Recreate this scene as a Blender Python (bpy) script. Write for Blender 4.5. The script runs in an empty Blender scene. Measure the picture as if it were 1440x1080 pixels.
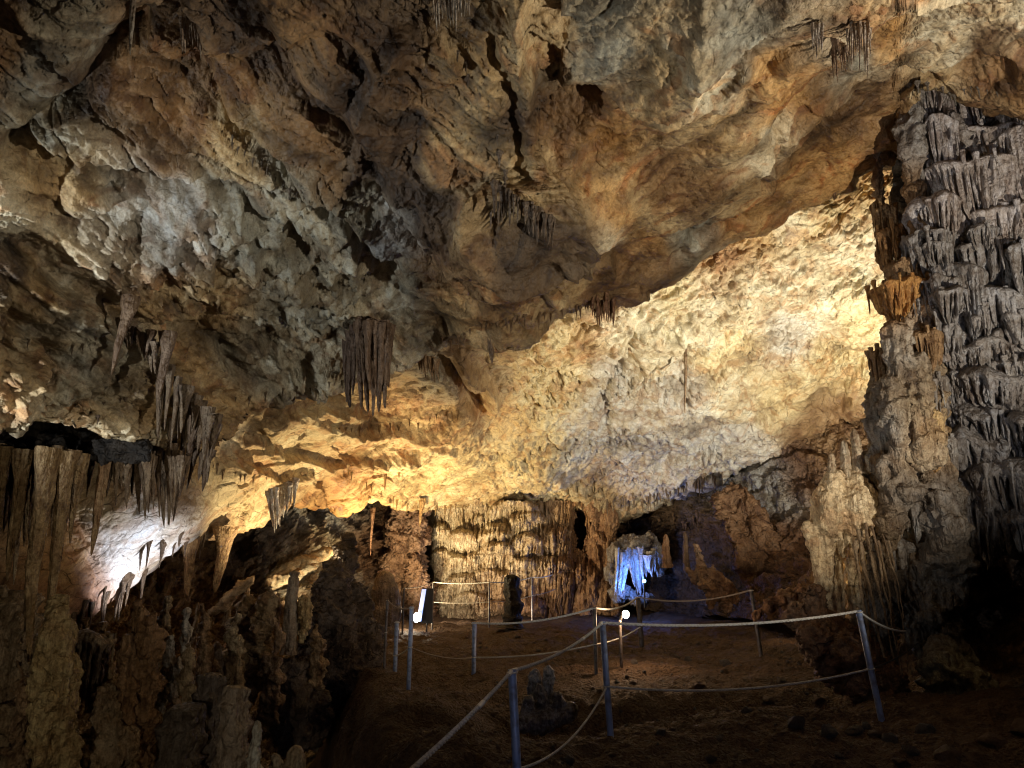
import bpy, math, random
import numpy as np
from mathutils import Vector, Matrix
from mathutils.bvhtree import BVHTree

S = bpy.context.scene
COL = S.collection
rng = np.random.RandomState(7)
random.seed(7)

# ------------------------------------------------------------------ camera
W, H, F = 1440.0, 1080.0, 1040.0
PITCH = math.radians(14.0)
CAM = np.array([0.0, 0.0, 1.55])
FWD = np.array([0, math.cos(PITCH), math.sin(PITCH)])
UP = np.array([0, -math.sin(PITCH), math.cos(PITCH)])
RT = np.array([1.0, 0, 0])
cd = bpy.data.cameras.new('camera')
cam = bpy.data.objects.new('camera', cd)
COL.objects.link(cam)
cam.location = CAM
cam.rotation_euler = (math.pi / 2 + PITCH, 0, 0)
cd.sensor_width = 36
cd.lens = 36 * F / W
cd.clip_start = 0.05
cd.clip_end = 300
S.camera = cam

def P(px, py, d):
    """world point seen at photo pixel px,py at depth d metres"""
    px = np.asarray(px, float); py = np.asarray(py, float); d = np.asarray(d, float)
    a = (px - 720) / F; b = (540 - py) / F
    return CAM + d[..., None] * (FWD + a[..., None] * RT + b[..., None] * UP)

def PV(px, py, d):
    return Vector(P(px, py, d))

# ------------------------------------------------------------------ world: a sealed cave, nearly black
w = bpy.data.worlds.new('World'); S.world = w; w.use_nodes = True
bg = w.node_tree.nodes['Background']
bg.inputs[0].default_value = (0.55, 0.62, 0.8, 1)
bg.inputs[1].default_value = 0.004
S.view_settings.view_transform = 'Standard'
S.view_settings.look = 'None'
S.view_settings.exposure = 0
S.view_settings.gamma = 1
cy = S.cycles
cy.use_denoising = True
cy.pixel_filter_type = 'BLACKMAN_HARRIS'; cy.filter_width = 1.1
cy.max_bounces = 3; cy.diffuse_bounces = 2; cy.glossy_bounces = 1
cy.sample_clamp_indirect = 2.0
cy.use_adaptive_sampling = True; cy.adaptive_threshold = 0.025

# ------------------------------------------------------------------ lamps of the show cave, and unseen spots added to brighten places
def lamp(kind, loc, power, col, size=0.08, aim=None, angle=None, blend=0.6):
    l = bpy.data.lights.new('lamp_light', kind)
    l.energy = power; l.color = col
    if kind in ('POINT', 'SPOT'): l.shadow_soft_size = size
    if kind == 'SPOT': l.spot_size = math.radians(angle or 90); l.spot_blend = blend
    o = bpy.data.objects.new('lamp_light', l); COL.objects.link(o); o.location = loc
    if aim is not None:
        o.rotation_euler = (Vector(aim) - Vector(loc)).to_track_quat('-Z', 'Y').to_euler()
    return o

WARM = (1.0, 0.80, 0.50); YEL = (1.0, 0.66, 0.24); NEU = (1.0, 0.93, 0.80); COOL = (0.72, 0.82, 1.0); BLUE = (0.06, 0.16, 1.0)
LIGHTS = [
    # far bright roof, right: flood hidden behind the foot of the tall column
    ('SPOT', P(1290, 810, 12.2), 2900, (1.0, 0.94, 0.78), 0.10, P(1060, 420, 18), 115),
    # far yellow roof: floods hidden behind the grey rounded stalagmite and the dark outcrop
    ('SPOT', P(536, 880, 19.0), 1700, (1.0, 0.80, 0.46), 0.10, P(640, 640, 21.5), 140),
    ('SPOT', P(440, 880, 15.0), 820, (1.0, 0.81, 0.50), 0.10, P(440, 620, 16.5), 120),
    # left lower slab, cold lamp down in the pit
    ('SPOT', P(255, 910, 12.6), 330, (0.85, 0.9, 1.0), 0.06, P(190, 780, 13.0), 78),
    # domed wall: lamp on the floor behind the dark stump
    ('SPOT', P(721, 872, 20.8), 150, (1.0, .86, .66), 0.08, P(715, 790, 24.5), 150),
    ('SPOT', P(602, 862, 20.8), 200, (1.0, .86, .64), 0.06, P(760, 770, 24.5), 130),
    # roof and walls close by: floods and added spots, all unseen
    ('SPOT', (-6.1, 4.6, 1.4), 900, (0.90, 0.96, 1.0), 0.06, (-1.4, 8.8, 4.9), 80),
    ('SPOT', (6.2, 4.0, 1.6), 1500, (1.0, 0.93, 0.80), 0.06, (2.6, 7.6, 6.4), 112),
    ('SPOT', (2.6, -0.8, 0.5), 300, (0.66, 0.74, 1.0), 0.10, (6.6, 9.0, 5.6), 40),  # unseen cool spot added to brighten the upper cascade alone
    ('SPOT', (1.5, -1.2, 2.3), 90, (0.52, 0.62, 1.0), 0.05, (1.1, 6.8, 0.75), 46),  # unseen bluish spot added to lift the near posts
    ('SPOT', (-2.6, 1.5, 0.2), 230, (1.0, 0.86, 0.62), 0.05, P(120, 950, 8.0), 56),  # unseen warm spot added because the bottom left was too dark
    ('SPOT', (-1.2, 1.0, 0.3), 750, (1.0, 0.80, 0.50), 0.05, P(1186, 745, 9.5), 9.5),  # unseen narrow spot added to brighten the stalagmite cluster
    ('SPOT', P(404, 850, 18.2), 70, (1.0, 0.86, 0.62), 0.04, P(425, 800, 19.3), 120),
    ('SPOT', (-0.8, -1.5, 0.5), 60, (1.0, 0.85, 0.70), 0.10, (-0.5, 7.0, 6.0), 80),
    # yellow lamp behind the boulder at the foot of the knobbly cluster
    ('POINT', P(1200, 800, 10.05), 4, (1.0, .70, .30), 0.03, None, None),
    ('SPOT', P(1110, 870, 13.3), 40, (1.0, .62, .34), 0.04, P(1130, 740, 19), 120),  # unseen warm spot added to bring out the right back wall
]
for k, loc, pw, c, sz, aim, ang in LIGHTS:
    lamp(k, loc, pw, c, sz, aim, ang)

# ------------------------------------------------------------------ noise
_perm = rng.permutation(256); _perm = np.concatenate([_perm, _perm]).astype(np.int64)
_g = rng.normal(size=(256, 3)); _g /= np.linalg.norm(_g, axis=1)[:, None]; _g = _g.astype(np.float32)

def pn(p, seed=0):
    """gradient noise, about -1..1; p (...,3)"""
    shp = p.shape[:-1]; p = (p.reshape(-1, 3) + seed * 17.31).astype(np.float32)
    i = np.floor(p).astype(np.int64); f = p - i; i &= 255
    u = f * f * f * (f * (f * 6 - 15) + 10)
    out = np.zeros(len(p), np.float32)
    for dx in (0, 1):
        wx = u[:, 0] if dx else 1 - u[:, 0]
        a = _perm[(i[:, 0] + dx) & 255]
        for dy in (0, 1):
            wy = u[:, 1] if dy else 1 - u[:, 1]
            b = _perm[a + ((i[:, 1] + dy) & 255)]
            for dz in (0, 1):
                wz = u[:, 2] if dz else 1 - u[:, 2]
                g = _g[_perm[b + ((i[:, 2] + dz) & 255)]]
                dd = g[:, 0] * (f[:, 0] - dx) + g[:, 1] * (f[:, 1] - dy) + g[:, 2] * (f[:, 2] - dz)
                out += wx * wy * wz * dd
    return (out * 1.6).reshape(shp)

def fbm(p, o=4, seed=0, g=0.5, l=2.07):
    a = 1.0; s = 0
    for k in range(o):
        s = s + a * pn(p, seed + k); p = p * l; a *= g
    return s

def ridge(p, o=4, seed=0, g=0.5, l=2.1):
    a = 1.0; s = 0
    for k in range(o):
        n = 1 - np.abs(pn(p, seed + k)) * 1.6
        s = s + a * n * np.abs(n); p = p * l; a *= g
    return s

def sst(x, a, b):
    t = np.clip((x - a) / (b - a), 0, 1); return t * t * (3 - 2 * t)

def saw(x, sharp=0.12):
    """scarp profile: slow rise then quick drop, 0..1"""
    f = x - np.floor(x)
    return np.where(f < 1 - sharp, f / (1 - sharp), (1 - f) / sharp)

def tps(ctrl):
    c = np.array(ctrl, float); X = c[:, :2] / 500.0; y = c[:, 2]; n = len(X)
    def U(r2): return 0.5 * r2 * np.log(r2 + 1e-9)
    K = U(((X[:, None] - X[None]) ** 2).sum(-1)) + np.eye(n) * 1e-3
    Q = np.c_[np.ones(n), X]
    A = np.zeros((n + 3, n + 3)); A[:n, :n] = K; A[:n, n:] = Q; A[n:, :n] = Q.T
    s = np.linalg.solve(A, np.r_[y, 0, 0, 0])
    def f(px, py):
        px = np.asarray(px, float) / 500; py = np.asarray(py, float) / 500
        r = s[n] + s[n + 1] * px + s[n + 2] * py
        for k in range(n):
            r = r + s[k] * U((px - X[k, 0]) ** 2 + (py - X[k, 1]) ** 2)
        return r
    return f

def idw(ctrl, px, py, wp=0.0, seed=0, power=3.0):
    """colour field from control points (px,py,r,g,b), warped so patches have ragged edges"""
    q = np.stack([px / 90.0, py / 90.0, np.zeros_like(px)], -1)
    wx = px + wp * fbm(q, 4, seed); wy = py + wp * fbm(q, 4, seed + 9)
    num = 0; den = 0
    for x, y, r, g, b in ctrl:
        wt = 1.0 / (((wx - x) ** 2 + (wy - y) ** 2) / 1e4 + 0.15) ** power
        num = num + wt[..., None] * np.array([r, g, b]); den = den + wt
    return num / den[..., None]

def pline(pts, px, py):
    """signed distance (px) and run length parameter to a polyline"""
    best = np.full(px.shape, 1e9); sg = np.zeros(px.shape); tt = np.zeros(px.shape); n = len(pts) - 1
    for k in range(n):
        ax, ay = pts[k]; bx, by = pts[k + 1]; dx, dy = bx - ax, by - ay; L = dx * dx + dy * dy
        t = np.clip(((px - ax) * dx + (py - ay) * dy) / L, 0, 1)
        ex, ey = px - ax - t * dx, py - ay - t * dy
        d = np.hypot(ex, ey); m = d < best
        best = np.where(m, d, best); sg = np.where(m, np.sign(dx * ey - dy * ex), sg); tt = np.where(m, (k + t) / n, tt)
    return best * sg, tt

# ------------------------------------------------------------------ mesh makers
def mesh_obj(name, V, Fq, mat=None, parent=None, smooth=True, tint=None):
    me = bpy.data.meshes.new(name)
    V = np.ascontiguousarray(V, np.float32).reshape(-1, 3)
    if isinstance(Fq, np.ndarray):
        n = len(Fq); k = Fq.shape[1]
        me.vertices.add(len(V)); me.vertices.foreach_set('co', V.ravel())
        me.loops.add(n * k); me.loops.foreach_set('vertex_index', np.ascontiguousarray(Fq, np.int32).ravel())
        me.polygons.add(n); me.polygons.foreach_set('loop_start', np.arange(0, n * k, k, dtype=np.int32))
        me.update(calc_edges=True); me.validate()
    else:
        me.from_pydata(V.tolist(), [], Fq); me.update()
    me.polygons.foreach_set('use_smooth', np.full(len(me.polygons), smooth))
    if tint is not None:
        a = me.color_attributes.new('tint', 'FLOAT_COLOR', 'POINT')
        t = np.c_[np.asarray(tint, np.float32).reshape(-1, 3), np.ones(len(V), np.float32)]
        a.data.foreach_set('color', t.astype(np.float32).ravel())
    if mat: me.materials.append(mat)
    o = bpy.data.objects.new(name, me); COL.objects.link(o)
    if parent: o.parent = parent
    return o

def grid_faces(nu, nv, wrap=False):
    i = np.arange(nu * nv).reshape(nu, nv)
    if wrap: i = np.concatenate([i, i[:1]], 0)
    return np.stack([i[:-1, :-1], i[1:, :-1], i[1:, 1:], i[:-1, 1:]], -1).reshape(-1, 4)

def gnorm(G):
    du = np.gradient(G, axis=0); dv = np.gradient(G, axis=1)
    n = np.cross(du, dv); n /= np.linalg.norm(n, axis=-1)[..., None] + 1e-9
    s = np.sign(((CAM - G) * n).sum(-1)); s[s == 0] = 1
    return n * np.sign(s.mean() or 1)

def tag(o, label, cat, group=None):
    o['label'] = label; o['category'] = cat; o['kind'] = 'thing'
    if group: o['group'] = group
    return o

def structure(o, kind='structure'):
    o['kind'] = kind; return o

def empty(name, loc=(0, 0, 0)):
    o = bpy.data.objects.new(name, None); COL.objects.link(o); o.location = loc; o.empty_display_size = 0.1
    return o

# ------------------------------------------------------------------ materials
def rock_mat(name, scale=1.0, bump=1.0, rough=0.62, use_tint=True, base=(0.3, 0.22, 0.13), flute=0.0, var=1.0, vein=0.6, grit=1.0, rel=1.0, crack=0.8):
    m = bpy.data.materials.new(name); m.use_nodes = True; nt = m.node_tree; N = nt.nodes; L = nt.links
    bs = N['Principled BSDF']; bs.inputs['Roughness'].default_value = rough
    bs.inputs['Specular IOR Level'].default_value = 0.35
    tc = N.new('ShaderNodeTexCoord'); src = tc.outputs['Object']
    def noise(sc, det=8, dist=0.0, rg=0.55, vec=None, typ='FBM'):
        n = N.new('ShaderNodeTexNoise'); n.inputs['Scale'].default_value = sc * scale; n.inputs['Detail'].default_value = det
        n.inputs['Roughness'].default_value = rg; n.inputs['Distortion'].default_value = dist
        if typ != 'FBM': n.noise_type = typ
        L.new(vec or src, n.inputs['Vector']); return n.outputs[0]
    def ramp(fac, stops, interp='LINEAR'):
        r = N.new('ShaderNodeValToRGB'); e = r.color_ramp.elements; r.color_ramp.interpolation = interp
        while len(e) < len(stops): e.new(0.5)
        for q, (p_, c) in zip(e, stops): q.position = p_; q.color = (c, c, c, 1) if isinstance(c, (int, float)) else (*c, 1)
        L.new(fac, r.inputs[0]); return r.outputs[0]
    def mul(a, b, fac=1.0, mode='MULTIPLY'):
        x = N.new('ShaderNodeMix'); x.data_type = 'RGBA'; x.blend_type = mode; x.clamp_result = False
        if isinstance(fac, float): x.inputs[0].default_value = fac
        else: L.new(fac, x.inputs[0])
        for s_, v in ((6, a), (7, b)):
            if isinstance(v, tuple): x.inputs[s_].default_value = (*v, 1)
            else: L.new(v, x.inputs[s_])
        return x.outputs[2]
    def math_(op, a, b):
        x = N.new('ShaderNodeMath'); x.operation = op
        for s_, v in ((0, a), (1, b)):
            if isinstance(v, (int, float)): x.inputs[s_].default_value = v
            else: L.new(v, x.inputs[s_])
        return x.outputs[0]
    if use_tint:
        at = N.new('ShaderNodeAttribute'); at.attribute_name = 'tint'; c = at.outputs['Color']
    else:
        rg = N.new('ShaderNodeRGB'); rg.outputs[0].default_value = (*base, 1); c = rg.outputs[0]
    n1 = noise(0.9, 5, 0.9, 0.62)
    v1 = ramp(n1, [(0.30, (0.36, 0.30, 0.24)), (0.42, (0.78, 0.69, 0.57)), (0.50, (1.0, 0.96, 0.9)), (0.58, (1.12, 1.14, 1.16)), (0.72, (1.35, 1.40, 1.42))])
    c = mul(c, v1, 0.9 * min(var, 1.0))
    n2 = noise(4.5, 5, 1.4, 0.66)
    c = mul(c, ramp(n2, [(0.32, (0.52, 0.42, 0.34)), (0.47, (0.98, 0.93, 0.86)), (0.6, (1.1, 1.1, 1.1)), (0.75, (1.35, 1.35, 1.35))]), 0.85)
    # rusty stains
    n3 = noise(1.7, 2, 1.5, 0.6)
    st = ramp(n3, [(0.50, 0.0), (0.62, 1.0)])
    c = mul(c, mul(c, (1.08, 0.66, 0.36), 1.0), math_('MULTIPLY', st, 0.55 * var))
    # dark veins and mud films
    n4 = noise(2.6, 5, 0.8, 0.6, None, 'RIDGED_MULTIFRACTAL')
    c = mul(c, ramp(n4, [(0.0, (1.0, 1.0, 1.0)), (0.62, (1, 1, 1)), (0.95, (0.42, 0.34, 0.30))]), vein)
    n5 = noise(38, 3, 0, 0.7)
    c = mul(c, ramp(n5, [(0.35, 0.72), (0.5, 1.0), (0.68, 1.25)]), 0.8)
    # joints and cracks: warped cell edges, broken up by a mask
    cw = N.new('ShaderNodeTexNoise'); cw.inputs['Scale'].default_value = 1.3 * scale; cw.inputs['Detail'].default_value = 4; L.new(src, cw.inputs['Vector'])
    cm = N.new('ShaderNodeMix'); cm.data_type = 'RGBA'; cm.blend_type = 'LINEAR_LIGHT'; cm.inputs[0].default_value = 0.55
    L.new(src, cm.inputs[6]); L.new(cw.outputs['Color'], cm.inputs[7])
    mpc = N.new('ShaderNodeMapping'); mpc.inputs['Rotation'].default_value = (0.3, 0.7, 0.2); mpc.inputs['Scale'].default_value = (1.0, 0.8, 2.2); L.new(cm.outputs[2], mpc.inputs[0])
    vc = N.new('ShaderNodeTexVoronoi'); vc.feature = 'DISTANCE_TO_EDGE'; vc.inputs['Scale'].default_value = 1.5 * scale; L.new(mpc.outputs[0], vc.inputs['Vector'])
    crk = ramp(vc.outputs['Distance'], [(0.0, 1.0), (0.028, 0.0)])
    cmask = ramp(n2, [(0.42, 0.0), (0.56, 1.0)])
    crk = math_('MULTIPLY', math_('MULTIPLY', crk, cmask), crack)
    c = mul(c, (0.22, 0.17, 0.14), crk)
    L.new(c, bs.inputs['Base Color'])
    L.new(ramp(n2, [(0.3, min(rough - 0.2, 0.9)), (0.7, min(rough + 0.18, 1.0))]), bs.inputs['Roughness'])
    # relief
    vo = N.new('ShaderNodeTexVoronoi'); vo.feature = 'F1'; vo.inputs['Scale'].default_value = 16 * scale
    wv = N.new('ShaderNodeMix'); wv.data_type = 'RGBA'; wv.inputs[0].default_value = 0.15
    nz = N.new('ShaderNodeTexNoise'); nz.inputs['Scale'].default_value = 5 * scale; L.new(src, nz.inputs['Vector'])
    L.new(src, wv.inputs[6]); L.new(nz.outputs['Color'], wv.inputs[7]); L.new(wv.outputs[2], vo.inputs['Vector'])
    h = math_('MULTIPLY', noise(7, 6, 0.0, 0.6), 0.11 * rel)
    h = math_('ADD', h, math_('MULTIPLY', noise(1.6, 4, 0.6, 0.55), 0.10))
    h = math_('ADD', h, math_('MULTIPLY', vo.outputs['Distance'], -0.035 * grit))
    h = math_('ADD', h, math_('MULTIPLY', n5, 0.022 * grit))
    h = math_('ADD', h, math_('MULTIPLY', n4, -0.02))
    h = math_('ADD', h, math_('MULTIPLY', crk, -0.05))
    if flute:
        mp = N.new('ShaderNodeMapping'); mp.inputs['Scale'].default_value = (1, 1, 0.06); L.new(src, mp.inputs[0])
        h = math_('ADD', h, math_('MULTIPLY', noise(22, 3, 0.0, 0.5, mp.outputs[0]), 0.06 * flute))
        fc = noise(16, 3, 0.4, 0.6, mp.outputs[0])
        c2 = mul(c, ramp(fc, [(0.35, (0.45, 0.36, 0.28)), (0.5, (0.95, 0.9, 0.85)), (0.65, (1.25, 1.22, 1.18))]), 0.8)
        L.new(c2, bs.inputs['Base Color'])
    b = N.new('ShaderNodeBump'); b.inputs['Strength'].default_value = 1.0; b.inputs['Distance'].default_value = bump
    L.new(h, b.inputs['Height']); L.new(b.outputs[0], bs.inputs['Normal'])
    return m

M_CEIL = rock_mat('cave_roof_rock', 1.0, 0.75, 0.58, vein=0.8, rel=0.45, grit=0.7, crack=0.2)
M_FAR = rock_mat('lit_roof_rock', 1.0, 0.6, 0.7, var=0.8, vein=0.7, rel=0.4, grit=0.4, crack=0.5)
M_WALL = rock_mat('brown_wall_rock', 0.9, 1.2, 0.62)
M_FLOW = rock_mat('flowstone', 1.2, 0.7, 0.55, flute=1.0, var=0.6, crack=0.0, rel=0.7)

# ------------------------------------------------------------------ relief sheets of the cave shell
SHEETS = []
def curve(pts):
    a = np.array(pts, float)
    return lambda x: np.interp(x, a[:, 0], a[:, 1])
def sheet(name, x0, x1, nu, top, bot, nv, depth, disp, tint, mat, curl=0, curl_back=2.0, curl_up=1.4, jag=0.0, ttop=0.0):
    px = np.linspace(x0, x1, nu)
    tb, bb = top(px), bot(px)
    if jag:
        q = np.stack([px / 60, np.zeros(nu), np.zeros(nu)], -1)
        bb = bb + jag * fbm(q, 5, 3, 0.6)
    t = np.linspace(0, 1, nv)
    PX = np.repeat(px[:, None], nv, 1); PY = tb[:, None] * (1 - t) + bb[:, None] * t
    D = depth(PX, PY)
    G = P(PX, PY, D)
    if curl:
        k = (np.arange(1, curl + 1) / curl)[None, :, None]
        e = G[:, -1:, :]
        G = np.concatenate([G, e + k ** 0.8 * np.array([0, curl_back, 0]) + (k ** 1.6) * np.array([0, 0, curl_up])], 1)
        PX = np.concatenate([PX, np.repeat(PX[:, -1:], curl, 1)], 1)
        PY = np.concatenate([PY, PY[:, -1:] + np.arange(1, curl + 1)[None] * 2.0], 1)
    n = gnorm(G)
    G = G + n * disp(G, PX, PY)[..., None]
    T = tint(PX, PY, G)
    o = mesh_obj(name, G.reshape(-1, 3), grid_faces(G.shape[0], G.shape[1]), mat, tint=T.reshape(-1, 3))
    structure(o)
    return o, G, PX, PY

def scarps(px, py, feats, seed=0, wob=16):
    """sum of scarps and grooves along polylines: (points, height m, width px, kind)"""
    q = np.stack([px / 55, py / 55, np.zeros_like(px)], -1)
    wx = px + wob * fbm(q, 4, seed); wy = py + wob * fbm(q, 4, seed + 5)
    h = np.zeros(px.shape)
    for pts, amp, wd, kind in feats:
        a = np.array(pts); pad = 6 * wd + 40
        m = (wx > a[:, 0].min() - pad) & (wx < a[:, 0].max() + pad) & (wy > a[:, 1].min() - pad) & (wy < a[:, 1].max() + pad)
        if not m.any(): continue
        d, t = pline(pts, wx[m], wy[m]); end = np.clip(np.minimum(t, 1 - t) * 8, 0, 1)
        if kind == 'g': v = -np.exp(-(d / wd) ** 2)
        elif kind == 'r': v = np.exp(-np.abs(d) / wd)
        else: v = np.where(d > 0, np.exp(-d / (4 * wd)), np.exp(-(d / (0.6 * wd)) ** 2))
        h[m] += amp * v * end
    return h

# ---- near roof: the big slab overhead down to its lip
lip = curve([(-420, 585), (0, 592), (120, 612), (200, 628), (250, 640), (290, 606), (345, 560), (430, 545), (500, 528), (560, 508), (620, 484), (690, 452), (770, 440),
             (860, 425), (900, 400), (1000, 352), (1060, 326), (1160, 272), (1222, 238), (1258, 224), (1276, 160), (1296, 122), (1360, 124), (1440, 136), (1800, 140)])
d_roof = tps([(-400, -500, 3.0), (720, -500, 3.4), (1800, -500, 3.2), (-400, 0, 5), (0, 0, 5.6), (360, 0, 5.6), (720, 0, 6.0), (1100, 0, 6.0), (1440, 0, 6.6), (1800, 0, 7.2),
              (0, 300, 6.6), (250, 300, 7.6), (500, 250, 7.6), (700, 250, 7.6), (760, 340, 8.0), (860, 250, 8.4), (1000, 200, 8.6), (1200, 120, 9.0), (1400, 90, 8.6),
              (0, 590, 7.4), (-400, 590, 6.8), (200, 600, 9.0), (200, 450, 8.6), (350, 550, 11.0), (500, 450, 10.4), (620, 475, 11.8), (800, 430, 12), (900, 395, 12), (1060, 320, 11.6), (1230, 230, 11.0),
              (1800, 150, 9.0), (1440, 140, 9.4)])
F_ROOF = [
    ([(690, 20), (700, 60), (716, 120), (730, 200), (742, 262)], 0.13, 8, 'g'),
    ([(735, -60), (728, 60), (742, 150), (758, 240), (790, 330), (800, 352)], 0.32, 16, 's'),
    ([(800, 352), (790, 300), (812, 225), (838, 185), (890, 130), (960, 60), (1015, -50)], 0.20, 26, 's'),
    ([(690, 270), (735, 330), (800, 352)], 0.3, 16, 's'),
    ([(770, 140), (832, 142), (846, 190), (815, 225)], 0.09, 16, 'g'),
    ([(240, -60), (262, 60), (285, 140), (330, 200), (400, 260), (470, 330), (540, 400), (600, 440)], -0.34, 20, 's'),
    ([(330, -60), (380, 60), (440, 140), (520, 210), (540, 300), (610, 370), (720, 420)], -0.26, 22, 's'),
    ([(20, 210), (110, 238), (230, 280), (330, 292), (380, 330), (470, 370)], -0.30, 16, 's'),
    ([(200, 0), (175, 60), (140, 95), (95, 150), (40, 190), (0, 240)], 0.34, 18, 'g'),
    ([(330, 300), (352, 350), (370, 420)], 0.14, 10, 's'), ([(270, 300), (290, 350), (300, 400)], 0.14, 10, 's'),
    ([(420, 330), (440, 400), (470, 470)], 0.14, 12, 'g'), ([(385, 310), (410, 380), (430, 460)], 0.12, 9, 's'),
    ([(470, 330), (500, 400), (505, 460)], 0.12, 10, 's'),
    ([(150, 300), (180, 280), (260, 285)], 0.18, 14, 'g'),
    ([(0, 330), (60, 370), (150, 420), (190, 470), (250, 480), (310, 450)], 0.30, 16, 'g'),
    ([(0, 440), (60, 470), (90, 520), (60, 560)], 0.25, 14, 'g'), ([(140, 440), (180, 500), (160, 580)], 0.22, 14, 'g'),
    ([(270, 470), (330, 500), (350, 545)], 0.22, 12, 'g'),
    ([(1040, 215), (1078, 178), (1105, 150), (1106, 170), (1088, 210)], 0.16, 10, 's'),
    ([(900, 150), (960, 120), (1010, 90), (1060, 40)], 0.12, 12, 's'),
    ([(962, 330), (1000, 312), (1060, 300)], 0.16, 6, 'g'),
    ([(1252, 120), (1190, 150), (1168, 170), (1165, 220), (1130, 262)], -0.14, 16, 's'),
    ([(1190, -40), (1180, 40), (1160, 100), (1120, 130), (1060, 210), (1090, 250)], 0.16, 16, 's'),
    ([(1440, 80), (1380, 90), (1320, 120), (1260, 112)], 0.2, 12, 'g'),
    ([(600, 490), (640, 460), (700, 450), (790, 442)], 0.18, 10, 's'), ([(560, 420), (640, 430), (700, 418), (780, 436)], 0.12, 12, 's'),
    ([(860, 370), (900, 372), (960, 345)], 0.14, 8, 'g'), ([(700, 300), (745, 322), (770, 350)], 0.3, 14, 'g'),
    ([(500, 60), (560, 30), (610, 40), (650, 90)], 0.2, 16, 's'),
]
def streaks(px, py):
    """bedding streaks sweeping down to the keel of the roof"""
    def f(across, along, sd):
        q = np.stack([across / 26.0, along / 190.0, 0 * px + sd], -1)
        w_ = fbm(np.stack([px / 160, py / 160, 0 * px], -1), 2, sd)
        return fbm(q + 1.1 * w_[..., None] * np.array([1.0, 0, 0]), 4, sd, 0.6)
    L_ = f(py - 0.72 * px, px + 0.72 * py, 160); R_ = f(py + 0.80 * px, px - 0.8 * py, 165); m = sst(px, 720, 860)
    return L_ * (1 - m) + R_ * m
def disp_roof(G, px, py):
    low = fbm(G * 0.45, 3, 1) * 0.32
    cc = np.where(px < 790, (py - 0.72 * px) / 150.0, (py + 0.80 * px - 1250) / 150.0)
    wob = fbm(G * 0.7, 4, 21)
    lump = sst(py + 0.25 * (px - 300), 250, 330) * sst(640 - px, 0, 150)      # crumpled area low on the left
    smooth = 1 - 0.55 * sst(px, 700, 820) * sst(330 - py, 0, 120)
    h = low + saw(cc * 0.7 + 1.0 * fbm(G * 0.6, 2, 21), 0.10) * 0.17 * (1 - 0.6 * lump)
    h += saw(cc * 2.0 + 1.2 * fbm(G * 0.8, 2, 27), 0.12) * 0.05 * (0.35 + lump)
    q = G * np.array([1.5, 1.5, 1.1])
    h += 0.17 * ridge(q + 0.4 * fbm(G * 2, 2, 5)[..., None], 4, 31) * (0.12 + 0.55 * lump) * smooth
    h -= 0.10 * np.abs(fbm(G * 3.2, 4, 41)) * (0.10 + 0.7 * lump)
    msk = sst(fbm(G * 0.8, 2, 47), -0.1, 0.5)
    for k, (f, w_, am) in enumerate(((0.9, .035, .12), (2.2, .05, .06), (4.6, .07, .03))):
        h -= am * np.exp(-(fbm(G * f + 0.3 * wob[..., None], 2, 48 + k) / w_) ** 2) * (0.06 + msk * (0.35 + 0.35 * lump))
    h += 0.018 * fbm(G * 13, 3, 45)
    sk = streaks(px, py)
    ssm = 1 - 0.6 * sst(px, 780, 900)
    h += (0.042 * sk - 0.035 * np.exp(-(sk / 0.07) ** 2)) * ssm
    h += scarps(px, py, F_ROOF, 2, 11)
    return h
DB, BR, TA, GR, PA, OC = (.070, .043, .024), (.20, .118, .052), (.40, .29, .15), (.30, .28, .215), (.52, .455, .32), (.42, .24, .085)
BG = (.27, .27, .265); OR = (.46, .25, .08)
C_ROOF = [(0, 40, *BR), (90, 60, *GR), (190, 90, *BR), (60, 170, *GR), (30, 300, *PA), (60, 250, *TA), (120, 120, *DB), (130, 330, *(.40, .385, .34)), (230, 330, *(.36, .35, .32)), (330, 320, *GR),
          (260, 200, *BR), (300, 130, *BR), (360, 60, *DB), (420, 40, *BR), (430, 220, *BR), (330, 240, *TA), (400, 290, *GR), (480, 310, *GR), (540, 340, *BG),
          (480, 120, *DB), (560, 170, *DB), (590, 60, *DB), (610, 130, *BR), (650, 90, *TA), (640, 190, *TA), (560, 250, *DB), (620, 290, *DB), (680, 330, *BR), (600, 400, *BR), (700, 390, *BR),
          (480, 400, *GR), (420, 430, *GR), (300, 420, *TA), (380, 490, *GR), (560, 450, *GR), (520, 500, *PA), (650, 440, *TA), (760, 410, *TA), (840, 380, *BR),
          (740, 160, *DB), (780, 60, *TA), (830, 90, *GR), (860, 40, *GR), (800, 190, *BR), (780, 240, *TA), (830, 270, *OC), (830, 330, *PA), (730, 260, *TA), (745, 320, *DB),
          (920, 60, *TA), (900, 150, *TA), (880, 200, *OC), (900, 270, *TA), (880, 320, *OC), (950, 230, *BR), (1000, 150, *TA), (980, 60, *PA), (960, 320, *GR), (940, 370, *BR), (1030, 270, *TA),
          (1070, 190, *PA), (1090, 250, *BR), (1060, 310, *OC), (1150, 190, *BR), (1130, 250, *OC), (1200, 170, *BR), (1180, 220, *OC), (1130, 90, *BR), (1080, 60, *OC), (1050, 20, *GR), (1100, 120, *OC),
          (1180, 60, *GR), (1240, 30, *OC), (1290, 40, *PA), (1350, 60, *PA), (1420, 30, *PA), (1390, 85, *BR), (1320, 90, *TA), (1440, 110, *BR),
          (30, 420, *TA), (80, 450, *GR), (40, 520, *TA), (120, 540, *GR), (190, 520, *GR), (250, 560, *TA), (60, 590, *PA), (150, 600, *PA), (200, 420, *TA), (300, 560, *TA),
          (100, 350, *PA), (0, 380, *DB), (-200, 300, *BR), (-200, 0, *BR), (720, -300, *BR), (1300, -200, *TA), (1600, 50, *TA)]
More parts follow.
